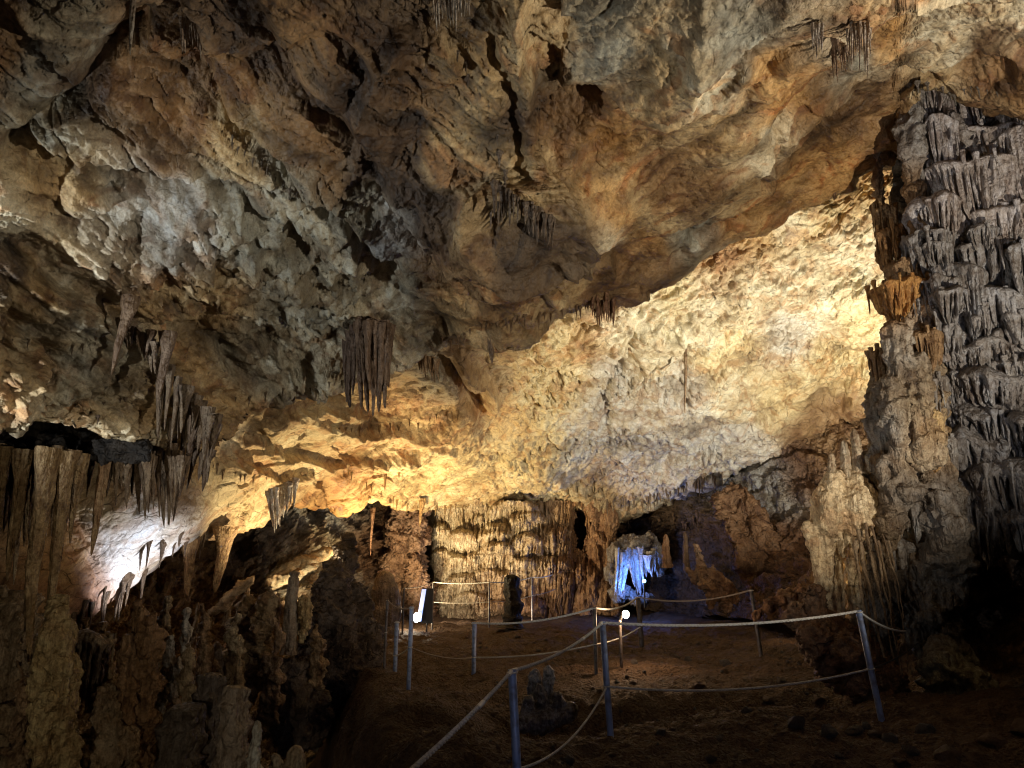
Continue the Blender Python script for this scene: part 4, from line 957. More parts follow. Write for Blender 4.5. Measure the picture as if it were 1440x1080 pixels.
row([(850, 706), (900, 700), (960, 684), (1010, 664)], 34, 17, (.30, .24, .18), 'grey brown stalactite under the right part of the far roof edge', 'stalactites under the right part of the far roof', ('far', 'wall'), seed=7, jit=6)
row([(470, 600), (560, 600), (640, 575)], 14, 12, (.36, .24, .11), 'small stalactite along the upper ledge of the yellow roof', 'small stalactites on the upper ledge', ('far',), seed=8)
row([(300, 655), (360, 672), (410, 672), (440, 664)], 16, 11, (.42, .30, .16), 'short straw under the ledge above the white drapery', 'straws above the white drapery', ('far',), seed=9)
row([(205, 770), (250, 758), (290, 756), (330, 746)], 14, 34, (.20, .14, .09), 'dark stalactite crowding the slab edge above the pit', 'dark stalactites along the slab edge', ('far', 'wall'), seed=10, jit=8)
row([(110, 868), (150, 835), (200, 800)], 12, 40, (.17, .12, .08), 'brown stalactite under the lower edge of the white slab', 'stalactites under the white slab', ('far', 'wall'), seed=11, jit=8)
row([(860, 720), (940, 735), (990, 730)], 18, 20, (.20, .14, .10), 'dim stalactite in the shade left of the slanting back rock', 'dim stalactites by the slanting back rock', ('wall',), seed=12, jit=12)
row([(1280, 118), (1340, 128), (1400, 125)], 14, 13, (.38, .35, .31), 'little grey straw where the roof meets the flowstone cascade', 'straws over the flowstone cascade', ('roof', 'side'), seed=13, jit=6)
row([(0, 470), (60, 490), (130, 480)], 8, 12, (.20, .15, .1), 'tiny dark stalactite on the crumpled rock at the far left', 'tiny stalactites on the crumpled rock', seed=14, jit=8)
row([(130, 590), (170, 560), (200, 540), (225, 505)], 10, 14, (.18, .13, .09), 'small dark stalactite under the crumpled left bulge', 'small stalactites under the left bulge', seed=15, jit=8)
print('small stalactites', NSM)

# ------------------------------------------------------------------ standing stones
def stagm(px, pyb, pyt, wpx, d, color, label, seed, group=None, name='stalagmite', prof=None, mat=None, lean=0.0, cat='stalagmite', **kw):
    b = P(px, pyb, d); s = d / F
    V, Fq = lathe_rock(b, (pyb - pyt) * s, 0.5 * wpx * s, seed, prof=prof, lean=(lean * s, 0), **kw)
    if isinstance(color[0], tuple): color = color[0]
    o = mesh_obj(name, V, Fq, mat or M_FLOW, tint=col_tint(len(V), color)); o.location = b
    return tag(o, label, cat, group)
FLAT = [(0, 1.2), (0.1, 1.0), (0.5, 0.95), (0.9, 0.86), (0.97, 0.8), (0.985, 0.5), (1, 0.02)]
COLM = [(0, 1.2), (0.12, 0.95), (0.4, 1.05), (0.6, 0.85), (0.8, 1.05), (1, 0.9)]
V, Fq = blob([C(8.0, (84, 850, 14, .2), (80, 890, 20), (70, 960, 26), (78, 1010, 24), (72, 1090, 26)), C(7.8, (66, 985, 18), (56, 1000, 14), (60, 1060, 16)), C(7.9, (86, 940, 16), (92, 1000, 13), (86, 1040, 8)), C(8.0, (96, 880, 9, .1), (100, 990, 9), (100, 1090, 12))],
             vox=0.018, k=0.05, lowamp=0.05, lowf=5, fl=0.03, seed=1000, pit=0.025)
tag(mesh_obj('column', V, Fq, M_FLOW, tint=col_tint(len(V), (.38, .30, .16))), 'knobbly yellow column below the longest front left stalactite', 'column')
V, Fq = blob([C(9.2, (196, 850, 9, .2), (200, 900, 15), (206, 960, 20), (200, 1020, 18), (196, 1090, 20)), C(9.0, (180, 900, 9), (178, 960, 14), (170, 1030, 20)), C(9.1, (212, 870, 9), (214, 950, 12), (206, 1010, 8))],
             vox=0.022, k=0.05, lowamp=0.08, lowf=4, fl=0.05, seed=1010, pit=0.04)
tag(mesh_obj('column', V, Fq, M_FLOW, tint=col_tint(len(V), (.24, .15, .08))), 'rough dark brown column between the yellow column and the bluish lit shards', 'column')
V, Fq = blob([C(10.5, (240, 900, 5), (238, 930, 9), (232, 960, 8), (228, 1000, 5)), C(10.4, (252, 930, 6), (248, 960, 9), (244, 985, 6)), C(10.6, (264, 862, 4), (260, 890, 6), (256, 950, 4))],
             vox=0.018, k=0.03, lowamp=0.05, lowf=6, fl=0.04, seed=1020, pit=0.03)
tag(mesh_obj('stalagmite', V, Fq, M_FLOW, tint=col_tint(len(V), (.44, .42, .38))), 'pale jagged shards catching cold light in the left pit', 'stalagmite')
V, Fq = blob([C(9.0, (10, 880, 26), (14, 960, 40), (20, 1060, 46)), C(9.0, (-30, 850, 40), (-30, 1080, 50)), C(8.4, (20, 1010, 16), (30, 1060, 20), (10, 1090, 20)), C(8.6, (118, 1040, 14), (126, 1080, 22)), C(8.8, (150, 985, 18), (160, 1040, 26), (150, 1090, 30))],
             vox=0.03, k=0.08, lowamp=0.1, lowf=3, fl=0.09, seed=1030, pit=0.05)
tag(mesh_obj('flowstone_mound', V, Fq, M_FLOW, tint=col_tint(len(V), (.26, .20, .13))), 'dim fluted flowstone mound at the bottom left corner, behind the yellow column', 'flowstone')
ft = empty('flowstone_ledge', P(20, 960, 9.2)); tag(ft, 'stack of dim fringed flowstone ledges at the left edge under the front left stalactites', 'flowstone')
for i, (x, y, hw, fr) in enumerate([(0, 842, 50, 46), (18, 868, 40, 34), (10, 895, 52, 60), (20, 945, 55, 66), (90, 905, 40, 60), (124, 900, 34, 70)]):
    s = 9.0 / F; V, Fq = tier_geo(P(x, y, 9.3), hw * s, 0.45, 0.12, fr * s, 1040 + i, nu=90, deep=0.5)
    mesh_obj('flowstone_fringe', to_local(V, ft), Fq, M_FLOW, ft, tint=col_tint(len(V), (.27, .21, .14)))

stagm(405, 920, 806, 19, 12.0, (.33, .28, .22), 'tall straight pillar-like stalagmite with a flat dark cap in the left pit', 1050, prof=[(0, 1.3), (.1, 1.05), (.5, .95), (.9, .8), (.93, .6), (.97, .85), (.99, .7), (1, .02)], lump=0.06)
V, Fq = blob([C(12.2, (428, 848, 7), (430, 875, 8), (424, 900, 5)), C(12.3, (420, 850, 5), (421, 885, 6))], vox=0.02, k=0.03, lowamp=0.05, lowf=6, fl=0.03, seed=1055, pit=0.04)
tag(mesh_obj('stalagmite', V, Fq, M_FLOW, tint=col_tint(len(V), (.5, .40, .22))), 'pitted yellowish lump just right of the straight pillar-like stalagmite', 'stalagmite')
V, Fq = blob([C(12.5, (350, 850, 12), (345, 880, 20), (358, 900, 20), (366, 930, 18), (352, 960, 22)), C(12.3, (330, 900, 10), (322, 940, 14), (318, 980, 18)), C(12.2, (372, 850, 10), (368, 885, 14))],
             vox=0.03, k=0.05, lowamp=0.12, lowf=3.5, fl=0.06, seed=1060, pit=0.06)
tag(mesh_obj('boulder', V, Fq, M_WALL, tint=col_tint(len(V), (.34, .25, .15))), 'craggy tan rock heap left of the straight pillar-like stalagmite', 'boulder')
stagm(536, 940, 806, 44, 17.5, (.20, .16, .13), 'smooth grey rounded stalagmite beside the left railing posts', 1065, lump=0.1, prof=[(0, 1.3), (.3, 1.1), (.7, .95), (.9, .7), (.97, .45), (1, .02)])
V, Fq = blob([C(13, (470, 800, 16, 1), (468, 860, 30, .5), (470, 930, 40)), C(13, (500, 830, 16, 1), (505, 900, 26, .5), (510, 960, 34)), C(13, (440, 860, 14), (445, 930, 26), (450, 980, 30)), C(12, (400, 950, 26), (420, 1010, 40)), C(13, (490, 765, 10, 2.5), (486, 830, 16, 1.5))],
             vox=0.04, k=0.1, lowamp=0.16, lowf=2.4, fl=0.07, seed=1070, pit=0.06)
tag(mesh_obj('rock_outcrop', V, Fq, M_WALL, tint=col_tint(len(V), (.13, .10, .08))), 'big dark rock outcrop in the middle of the left pit', 'rock outcrop')
stagm(322, 1100, 972, 46, 7.2, (.22, .19, .165), 'broken flat-topped stalagmite with a pale top at the bottom left', 1080, prof=FLAT, lump=0.30, ledge=0.2, ns=60, nr=90)
stagm(282, 1100, 955, 46, 8.0, (.10, .085, .08), 'dark flat-topped stalagmite behind the broken one at the bottom left', 1081, prof=FLAT, lump=0.30, ledge=0.2, ns=60, nr=90)
stagm(245, 1120, 1000, 60, 7.6, (.08, .065, .055), 'nearly black flat-topped stump left of the broken stalagmite', 1082, prof=FLAT, lump=0.30, ledge=0.2, ns=60, nr=90)
stagm(356, 1085, 1018, 18, 7.0, (.34, .36, .36), 'small bluish knob right of the broken stalagmite', 1083, lump=0.3)
stagm(412, 1100, 1052, 34, 7.0, (.26, .22, .16), 'low rounded mound at the bottom edge right of the bluish knob', 1084, lump=0.2)
stagm(386, 1095, 1062, 24, 7.3, (.2, .17, .13), 'tiny mound between the bluish knob and the low rounded mound', 1085, lump=0.2)
for i, (x, yb, yt, w_, d) in enumerate([(282, 960, 872, 16, 12.5), (300, 980, 905, 20, 12), (330, 1010, 930, 22, 11), (375, 1000, 940, 20, 11), (240, 1040, 985, 24, 10), (270, 930, 850, 10, 13), (455, 900, 838, 12, 15), (388, 880, 835, 10, 14), (318, 880, 846, 10, 14.5), (345, 870, 826, 12, 15), (505, 900, 850, 12, 16), (160, 990, 930, 22, 9.6), (130, 1000, 950, 18, 9.4)]):
    stagm(x, yb, yt, w_, d, [(.26, .18, .11), (.2, .15, .11), (.3, .22, .13)][i % 3], ['dim lumpy stalagmite just right of the pale jagged shards', 'second dim stalagmite right of the pale jagged shards', 'dim brown stalagmite in front of the tan rock heap', 'grey stalagmite at the right foot of the tan rock heap',
      'dark stubby stalagmite below the bluish lit shards', 'thin stalagmite rising above the bluish lit shards', 'slim stalagmite before the dark outcrop, right of the flat-capped pillar', 'thin stalagmite behind the flat-capped pillar, on its left', 'thin stalagmite under the dim tan ledge', 'short stalagmite in front of the brightly lit ledge',
      'slim stalagmite just left of the smooth grey rounded one', 'dark stalagmite at the foot of the rough dark brown column', 'low stalagmite right of the knobbly yellow column'][i], 1090 + i, 'stalagmites of the left pit', lump=0.22)
V, Fq = blob([C(19, (370, 828, 7), (400, 808, 12, .3), (430, 792, 12, .6), (464, 776, 7, .9)), C(19, (392, 822, 5), (420, 808, 7), (445, 795, 4))], vox=0.05, k=0.1, lowamp=0.08, lowf=2.5, fl=0.05, seed=1110, pit=0.04)
tag(mesh_obj('rock_ledge', V, Fq, M_FAR, tint=col_tint(len(V), (.6, .48, .28))), 'brightly lit slanting rock ledge behind the pillar-like stalagmite in the dark chamber', 'rock ledge')
V, Fq = blob([C(14.5, (310, 850, 7), (335, 830, 8), (352, 815, 5)), C(14.5, (296, 862, 4), (318, 850, 6))], vox=0.035, k=0.08, lowamp=0.07, lowf=3, fl=0.04, seed=1115, pit=0.03)
tag(mesh_obj('rock_ledge', V, Fq, M_FAR, tint=col_tint(len(V), (.36, .26, .15))), 'dim tan rock ledge below the thick tan stalactite', 'rock ledge')

COLS = [((150, 880), (156, 1090), 11, 9.4, 'thin dark column just left of the rough dark brown column'), ((232, 842), (222, 1010), 8, 11.0, 'slim brown column rising to the roof left of the tan rock heap'), ((286, 850), (296, 1000), 9, 11.5, 'rugged column left of the dim lumpy stalagmites by the tan heap'),
        ((120, 872), (112, 1000), 9, 9.8, 'crooked little column below the white slab, right of the yellow column'), ((330, 868), (338, 1010), 9, 11.2, 'crooked column in front of the tan rock heap'), ((386, 870), (378, 1010), 11, 11.0, 'knobbly column just left of the flat-capped pillar foot'),
        ((448, 880), (440, 1010), 12, 12.2, 'dark knobbly column right of the pitted yellowish lump'), ((262, 905), (266, 1060), 10, 9.5, 'dim column behind the dark flat-topped stump'), ((30, 930), (24, 1090), 13, 7.9, 'knobbly tan column at the left edge beside the yellow column')]
for i, ((x0, y0), (x1, y1), r_, d_, lab) in enumerate(COLS):
    rr = np.random.RandomState(1400 + i); chs = []
    for j in range(3):
        ch = []
        for t in np.linspace(0, 1, 6):
            ch.append((x0 + (x1 - x0) * t + rr.uniform(-.8, .8) * r_, y0 + (y1 - y0) * t, r_ * rr.uniform(.35, .9) * (0.6 + 0.6 * t), rr.uniform(-.1, .1)))
        if j: ch = ch[rr.randint(1, 3):]
        chs.append(C(d_, *ch))
    V, Fq = blob(chs, vox=0.022, k=0.05, lowamp=0.06, lowf=4.5, fl=0.035, seed=1420 + i, pit=0.03, ledge=0.06)
    tag(mesh_obj('column', V, Fq, M_FLOW, tint=col_tint(len(V), [(.30, .22, .13), (.34, .28, .19), (.26, .18, .11)][i % 3])), lab, 'column')

# by the path
V, Fq = blob([C(8.6, (752, 950, 7), (752, 975, 9), (756, 1000, 12)), C(8.5, (770, 944, 6.5), (771, 962, 6), (772, 990, 8)), C(8.3, (743, 985, 8), (742, 1010, 12)), C(8.3, (760, 968, 6), (764, 1000, 9)), C(8.2, (784, 982, 8), (786, 1005, 11)), C(8.2, (800, 1000, 12), (770, 1012, 16), (735, 1020, 12))],
             vox=0.014, k=0.03, lowamp=0.03, lowf=7, fl=0.02, seed=1120, pit=0.02)
tag(mesh_obj('stalagmite_cluster', V, Fq, M_FLOW, tint=col_tint(len(V), (.22, .22, .24))), 'small bluish grey group of stubby stalagmites between the two nearest railing posts', 'stalagmite')
g0 = hit(721, 886, ('floor', 'wall'))
V, Fq = lathe_rock(None, 1.35, 0.25, 1130, ledge=0.3, prof=[(0, 1.9), (.08, 1.05), (.3, .95), (.8, .8), (.97, .62), (.99, .4), (1, .02)], lump=0.3)
o = mesh_obj('stalagmite_stump', V, Fq, M_WALL, tint=col_tint(len(V), (.035, .026, .02))); o.location = P(721, 884, 19.0)
tag(o, 'dark straight stump standing on the floor before the domed flowstone wall', 'stump')
Vr, Fr = rock_lump(1.0, 1141, (0.62, 0.5, 0.36), n=60, amp=0.3)
ca, sa = math.cos(math.radians(40)), math.sin(math.radians(40))
Vr = np.stack([Vr[:, 0] * ca + Vr[:, 2] * sa, Vr[:, 1], -Vr[:, 0] * sa + Vr[:, 2] * ca], -1) * 0.95 + P(1004, 824, 17.0)
Vr = Vr + 0.05 * fbm(Vr * 3.5, 4, 1142)[:, None] + 0.05 * np.abs(fbm(Vr * 6, 3, 1143))[:, None]
Vs, Fs_ = blob([C(17.1, (980, 768, 3), (983, 790, 6), (988, 815, 9)), C(17.1, (968, 802, 5), (980, 812, 9)), C(17.1, (1002, 795, 3), (1003, 812, 6)), C(16.9, (1012, 830, 12), (1024, 852, 8)), C(16.9, (1000, 838, 8), (998, 852, 4))], vox=0.03, k=0.05, lowamp=0.07, lowf=4, fl=0.03, seed=1144, pit=0.04)
V, Fq = join([(Vr, Fr), (Vs, Fs_)])
tag(mesh_obj('boulder', V, Fq, M_WALL, tint=col_tint(len(V), (.34, .23, .15))), 'tilted broken brown boulder with a thin spike, right of the blue light', 'boulder')
stagm(938, 798, 752, 13, 20, (.36, .22, .13), 'slender pointed brown stalagmite above the blue lit drapery', 1145)
stagm(966, 802, 748, 9, 20.6, (.22, .15, .1), 'thin dark stalagmite behind the tilted boulder', 1146)
V, Fq = blob([C(12.5, (1062, 866, 5), (1082, 852, 8), (1100, 842, 9), (1125, 830, 8)), C(12.5, (1120, 850, 14), (1140, 870, 20))], vox=0.03, k=0.06, lowamp=0.08, lowf=4, fl=0.03, seed=1150, pit=0.04)
tag(mesh_obj('boulder', V, Fq, M_WALL, tint=col_tint(len(V), (.36, .21, .12))), 'low orange brown rock on the floor just right of the farther right post', 'boulder')
V, Fq = blob([C(19.0, (1012, 700, 9, 1), (1040, 770, 13), (1075, 850, 20)), C(19.0, (1030, 690, 10, 1), (1075, 770, 16), (1110, 860, 20)), C(18.6, (1048, 690, 8, 1), (1098, 790, 14), (1130, 850, 16))], vox=0.07, k=0.2, lowamp=0.2, lowf=1.6, fl=0.05, seed=1155, pit=0.09)
tag(mesh_obj('slanting_rock', V, Fq, M_WALL, tint=col_tint(len(V), (.17, .095, .05))), 'slanting layered brown rock slab leaning against the back wall at the right', 'rock')

# blue lit drapery
fan('stalactite_curtain', 'pale drapery lit deep blue by the lamp beside it, left strands', [(868 + 3.0 * k, 778 + 3 * (k % 3), 864 + 2.4 * k, 838 - 3.0 * (k % 3), 5 + k % 3) for k in range(6)], 22.4, (.5, .5, .5), 1160, pw=0.45, dj=0.1)
fan('stalactite_curtain', 'broad blue lit drapery hanging over the blue lamp', [(882 + 4.8 * k, 776 + 4 * (k * 3 % 4), 889 + 4.0 * k, b, 7 + k % 4) for k, b in enumerate([812, 826, 836, 838, 822, 812, 806, 812, 806, 812])], 22.6, (.5, .5, .5), 1170, pw=0.6, dj=0.2)
V, Fq = blob([C(23.0, (862, 800, 8), (872, 830, 12), (892, 842, 8), (915, 838, 5)), C(23.4, (880, 768, 14), (910, 762, 14), (930, 790, 10), (928, 806, 5)), C(23.2, (868, 770, 9), (866, 800, 9))], vox=0.05, k=0.12, lowamp=0.16, lowf=2.2, fl=0.12, seed=1190, pit=0.08)
tag(mesh_obj('rock_outcrop', V, Fq, M_FLOW, tint=col_tint(len(V), (.40, .38, .36))), 'pale drip-covered rock around the blue lamp, glowing blue', 'rock outcrop')
# stones scattered by the path
rr = np.random.RandomState(77)
M_STONE = rock_mat('path_stone', 2.0, 0.7, 0.7, var=0.6)
sp = []
for k in range(6):
    V, Fq = rock_lump(1.0, 1200 + k, (1, rr.uniform(.7, 1), rr.uniform(.45, .7)), n=18)
    sp.append(mesh_obj('stone', V, Fq, M_STONE, tint=col_tint(len(V), [(.16, .13, .11), (.19, .12, .08), (.15, .14, .14)][k % 3])))
cnt = 0
STN = [(1120, 1018, 14), (1150, 1020, 10), (1166, 1032, 16), (1200, 1030, 13), (1232, 1035, 12), (1250, 1042, 14), (1282, 1058, 13), (1218, 1022, 8), (1300, 1030, 16), (1400, 1046, 24), (1440, 1030, 22), (980, 968, 13), (1018, 946, 9), (968, 930, 9), (1020, 935, 10), (950, 925, 7), (892, 932, 6), (905, 925, 5), (1070, 880, 8), (1130, 905, 10),
       (868, 960, 5), (890, 962, 5), (872, 942, 4), (700, 1052, 5), (694, 1004, 6), (715, 885, 4), (930, 1030, 8), (947, 1026, 5), (1010, 1040, 7), (1100, 960, 9), (1080, 985, 10), (1050, 1000, 8), (1150, 985, 9), (1330, 1062, 18), (1270, 1075, 14), (1180, 1064, 8), (860, 1062, 7), (800, 1070, 9), (1000, 1068, 10)]
for x, y, r in STN + [(rr.uniform(650, 1150), rr.uniform(885, 1078), rr.uniform(1.5, 4)) for _ in range(150)]:
    h = hit(x, y, ('floor',))
    if h is None: continue
    d = depth_of(h); o = sp[cnt] if cnt < 6 else bpy.data.objects.new('stone', rr.choice(sp).data)
    if cnt >= 6: COL.objects.link(o)
    s = r * d / F; o.location = h + Vector((0, 0, 0.15 * s)); o.scale = (s, s, s); o.rotation_euler = (rr.uniform(-.3, .3), rr.uniform(-.3, .3), rr.uniform(0, 6.3))
    big = r >= 7
    reg = 'left of the lone blue grey post' if x < 667 else 'between the lone post and the second nearest post' if x < 847 else 'before the stout dark post' if x < 960 else 'under the grey twisted rope' if x < 1080 else 'near the right leaning post' if x < 1240 else 'under the grey cascade'
    dep = 'far out' if y < 920 else 'halfway out' if y < 980 else 'closer in' if y < 1035 else 'at the bottom edge'
    tag(o, ('angular dark stone ' if big else 'small loose pebble ') + dep + ', ' + reg, 'stone', 'larger stones by the railing' if big else 'small stones on the floor'); cnt += 1
# ------------------------------------------------------------------ railing: posts and ropes
def simple_mat(name, color, rough=0.5, metal=0.0, wear=None, emit=None, es=0.0, sc=20):
    m = bpy.data.materials.new(name); m.use_nodes = True; nt = m.node_tree; b = nt.nodes['Principled BSDF']
    b.inputs['Roughness'].default_value = rough; b.inputs['Metallic'].default_value = metal; b.inputs['Base Color'].default_value = (*color, 1)
    if wear:
        tc = nt.nodes.new('ShaderNodeTexCoord'); n = nt.nodes.new('ShaderNodeTexNoise'); n.inputs['Scale'].default_value = sc; n.inputs['Detail'].default_value = 6
        nt.links.new(tc.outputs['Object'], n.inputs['Vector'])
        r = nt.nodes.new('ShaderNodeValToRGB'); r.color_ramp.elements[0].position = 0.45; r.color_ramp.elements[0].color = (*color, 1)
        r.color_ramp.elements[1].position = 0.66; r.color_ramp.elements[1].color = (*wear, 1)
        nt.links.new(n.outputs[0], r.inputs[0]); nt.links.new(r.outputs[0], b.inputs['Base Color'])
        bp = nt.nodes.new('ShaderNodeBump'); bp.inputs['Distance'].default_value = 0.004; nt.links.new(n.outputs[0], bp.inputs['Height']); nt.links.new(bp.outputs[0], b.inputs['Normal'])
    if emit: b.inputs['Emission Color'].default_value = (*emit, 1); b.inputs['Emission Strength'].default_value = es
    return m
M_POST = simple_mat('blue_grey_paint', (.26, .33, .52), 0.4, 0.1, (.17, .18, .24))
M_POSTD = simple_mat('dull_grey_metal', (.13, .12, .12), 0.5, 0.4, (.08, .055, .04))
M_ROPE = simple_mat('pale_rope', (.62, .60, .56), 0.8, 0, (.38, .34, .28), sc=60)
M_TAPE = simple_mat('white_tape', (.75, .74, .72), 0.5)
M_BLACK = simple_mat('black_housing', (.02, .02, .022), 0.45)

def cyl(r0, r1, z0, z1, ns=20):
    V, Fq = tube(np.array([[0, 0, z0 - 0.0], [0, 0, z0], [0, 0, z0 + .001], [0, 0, (z0 + z1) / 2], [0, 0, z1 - .004], [0, 0, z1], [0, 0, z1 + 0.001]]) + np.array([[0, 0, 0], [0, 0, .0005], [0, 0, .001], [0, 0, 0], [0, 0, 0], [0, 0, 0.0], [0, 0, .0006]]),
                 np.array([0.0005, r0, r0, (r0 + r1) / 2, r1, r1 * .88, 0.0005]), ns)
    return V, Fq
def torus(R, r, n=20, m=8):
    u = np.linspace(0, 2 * math.pi, n, endpoint=False); v = np.linspace(0, 2 * math.pi, m, endpoint=False); U_, V_ = np.meshgrid(u, v, indexing='ij')
    G = np.stack([(R + r * np.cos(V_)) * np.cos(U_), (R + r * np.cos(V_)) * np.sin(U_), r * np.sin(V_)], -1)
    i = np.arange(n * m).reshape(n, m); a = np.roll(i, -1, 0); b = np.roll(i, -1, 1); c = np.roll(a, -1, 1)
    return G.reshape(-1, 3), np.stack([i, a, c, b], -1).reshape(-1, 4)
POSTS = {}
def post(key, tx, ty, d, r, h, bx, label, mat=None, mid=0.5):
    """post whose top is seen at tx,ty and foot near pixel column bx"""
    top = P(tx, ty, d); hh = h
    foot = np.array([top[0] + (bx - tx) * d / F * 0.98, top[1], top[2] - hh])
    e = empty('railing_post', foot); tag(e, label, 'post', 'railing posts')
    ax = Vector(top - foot); e.rotation_euler = ax.to_track_quat('Z', 'Y').to_euler(); L = ax.length
    V, Fq = cyl(r, r * 0.96, -0.25, L); mesh_obj('post_tube', V, Fq, mat or M_POST, e)
    V, Fq = torus(r * 1.15, r * 0.22); V = V + np.array([0, 0, L - 0.02]); mesh_obj('rope_loop', V, Fq, M_ROPE, e)
    V, Fq = torus(r * 1.12, r * 0.2); V = V + np.array([0, 0, L * mid]); mesh_obj('rope_loop', V, Fq, M_ROPE, e)
    POSTS[key] = (top, foot + (top - foot) * mid)
    return e
post('a', 720, 941, 4.7, 0.028, 1.16, 734, 'nearest blue grey post, with a thick taped rope descending from it to the left')
post('b', 847, 874, 6.7, 0.029, 1.10, 855, 'blue grey post next to the small warm lamp, second nearest of the railing')
post('c', 1207, 858, 7.5, 0.031, 1.12, 1224, 'blue grey leaning post at the right in front of the column foot')
post('d', 836, 854, 11.8, 0.030, 1.12, 836, 'thin dark post just behind the second nearest blue grey post', M_POSTD)
post('f', 897, 839, 15.0, 0.050, 1.08, 900, 'stout dark post in line with the blue light', M_POSTD)
post('g', 1056, 829, 13.2, 0.034, 1.08, 1063, 'thin grey post right of the tilted boulder', M_POSTD)
post('h', 667, 875, 12.3, 0.038, 1.10, 667, 'blue grey post standing alone on the brown floor, left of centre')
post('i', 579, 853, 10.8, 0.032, 1.12, 578, 'thickest of the posts below the cold floodlight')
post('j', 558, 874, 12.6, 0.036, 1.10, 558, 'shorter blue post left of the thickest one below the cold floodlight')
post('k', 545, 843, 12.8, 0.022, 1.08, 544, 'thin dark blue post, leftmost of the railing', M_POSTD)
post('l', 568, 826, 18.0, 0.022, 1.10, 568, 'thin black post in front of the craggy pillar', M_POSTD)
post('m', 609, 818, 20.0, 0.028, 1.06, 609, 'thin black post right of the cold floodlight', M_POSTD)
post('n', 688, 818, 20.0, 0.024, 1.05, 688, 'thin black post in front of the domed wall, left of the dark stump', M_POSTD)
post('o', 748, 811, 21.5, 0.024, 1.05, 748, 'thin black post in front of the domed wall, right of the dark stump', M_POSTD)
post('p', 789, 801, 24, 0.040, 1.02, 790, 'far grey post near the dark hole in the back wall', M_POSTD)
post('q', 832, 793, 26, 0.034, 1.00, 832, 'farthest post, lit faintly blue, left of the blue drapery', M_POSTD)

def rope_path(a, b, sag, n=60):
    t = np.linspace(0, 1, n)[:, None]; p = np.asarray(a) * (1 - t) + np.asarray(b) * t
    p[:, 2] -= sag * 4 * (t * (1 - t))[:, 0]
    return p
def rope_geo(paths, r, strands=True):
    parts = []
    for path in paths:
        s = np.r_[0, np.cumsum(np.linalg.norm(np.diff(path, axis=0), axis=1))]; n = int(min(900, max(40, s[-1] / (r * 1.6))))
        u = np.linspace(0, s[-1], n); q = np.stack([np.interp(u, s, path[:, k]) for k in range(3)], -1)
        if strands:
            T = np.gradient(q, axis=0); T /= np.linalg.norm(T, axis=1)[:, None]; A = np.cross(T, [0, 0, 1.0]); A /= np.linalg.norm(A, axis=1)[:, None] + 1e-9; B = np.cross(T, A)
            for k in range(3):
                ph = u / (r * 9) * 2 * math.pi + k * 2.094
                parts.append(tube(q + 0.52 * r * (np.cos(ph)[:, None] * A + np.sin(ph)[:, None] * B), np.full(n, r * 0.56), 7))
        else: parts.append(tube(q, np.full(n, r), 8))
    return join(parts)
def rope(spans, r, label, mat=None, strands=True, group='railing ropes'):
    V, Fq = rope_geo([rope_path(*s_) for s_ in spans], r, strands); base = spans[0][0]
    o = mesh_obj('rope', V - np.asarray(base), Fq, mat or M_ROPE); o.location = base
    return tag(o, label, 'rope', group)
pt = lambda k: POSTS[k][0] + np.array([0, 0, -0.01])
pm = lambda k: POSTS[k][1]
r1 = rope([(P(545, 1112, 2.75), pt('a'), 0.02)], 0.0125, 'thick twisted taped rope running from the bottom edge up to the nearest post')
for f0, f1 in ((0.60, 0.66), (0.94, 0.99)):
    pth = rope_path(P(545, 1112, 2.75), pt('a'), 0.02, 200)[int(200 * f0):int(200 * f1)]
    V, Fq = tube(pth, np.full(len(pth), 0.0145), 12); mesh_obj('tape_wrap', V - np.array(r1.location), Fq, M_TAPE, r1)
r2 = rope([(pt('a'), pt('b'), 0.055)], 0.0125, 'thick twisted top rope between the two nearest posts')
pth = rope_path(pt('a'), pt('b'), 0.055, 200)
for f0, f1 in ((0.0, 0.03), (0.70, 0.72), (0.96, 0.995)):
    pp = pth[int(200 * f0):int(200 * f1) + 2]; V, Fq = tube(pp, np.full(len(pp), 0.0145), 12); mesh_obj('tape_wrap', V - np.array(r2.location), Fq, M_TAPE, r2)
rope([(pt('b'), pt('c'), 0.07)], 0.0135, 'thick grey twisted top rope stretched from the second nearest post to the right leaning post')
rope([(pt('c'), P(1274, 888, 8.4), 0.05)], 0.012, 'top rope leaving the right leaning post towards the column foot')
rope([(P(712, 1095, 4.0), pm('a') + np.array([-.03, 0, 0.0]), 0.02)], 0.008, 'lower rope end below the nearest post at the bottom edge')
rope([(pm('a'), pm('b'), 0.13)], 0.009, 'lower rope sagging between the two nearest posts')
rope([(pm('b'), pm('c'), 0.10)], 0.0105, 'pale lower rope sagging from the second nearest post to the right leaning post')
rope([(pm('c'), P(1290, 905, 8.6), 0.03)], 0.008, 'dark lower rope from the right leaning post to the column foot', M_BLACK)
rope([(pt('h'), pt('d'), 0.09), (pt('d'), pt('f'), 0.10)], 0.017, 'top rope from the lone blue grey post past a thin dark post')
rope([(pt('f'), pt('g'), 0.13)], 0.015, 'top rope between the stout dark post and the thin grey post by the boulder', simple_mat('dull_rope', (.25, .20, .16), .8))
rope([(pm('h'), pm('d'), 0.06), (pm('d'), P(900, 882, 13.5), 0.05)], 0.012, 'lower rope from the lone blue grey post to the stout dark post')
rope([(pm('i'), pm('h'), 0.07)], 0.008, 'lower rope between the thickest left post and the lone blue grey post', simple_mat('dull_rope', (.25, .20, .16), .8))
rope([(pt('k'), pt('i'), 0.07)], 0.010, 'top rope between the leftmost post and the thickest left post', simple_mat('dull_rope', (.25, .20, .16), .8))
rope([(pm('j'), pm('i'), 0.02)], 0.010, 'short lower rope between the two blue posts on the left')
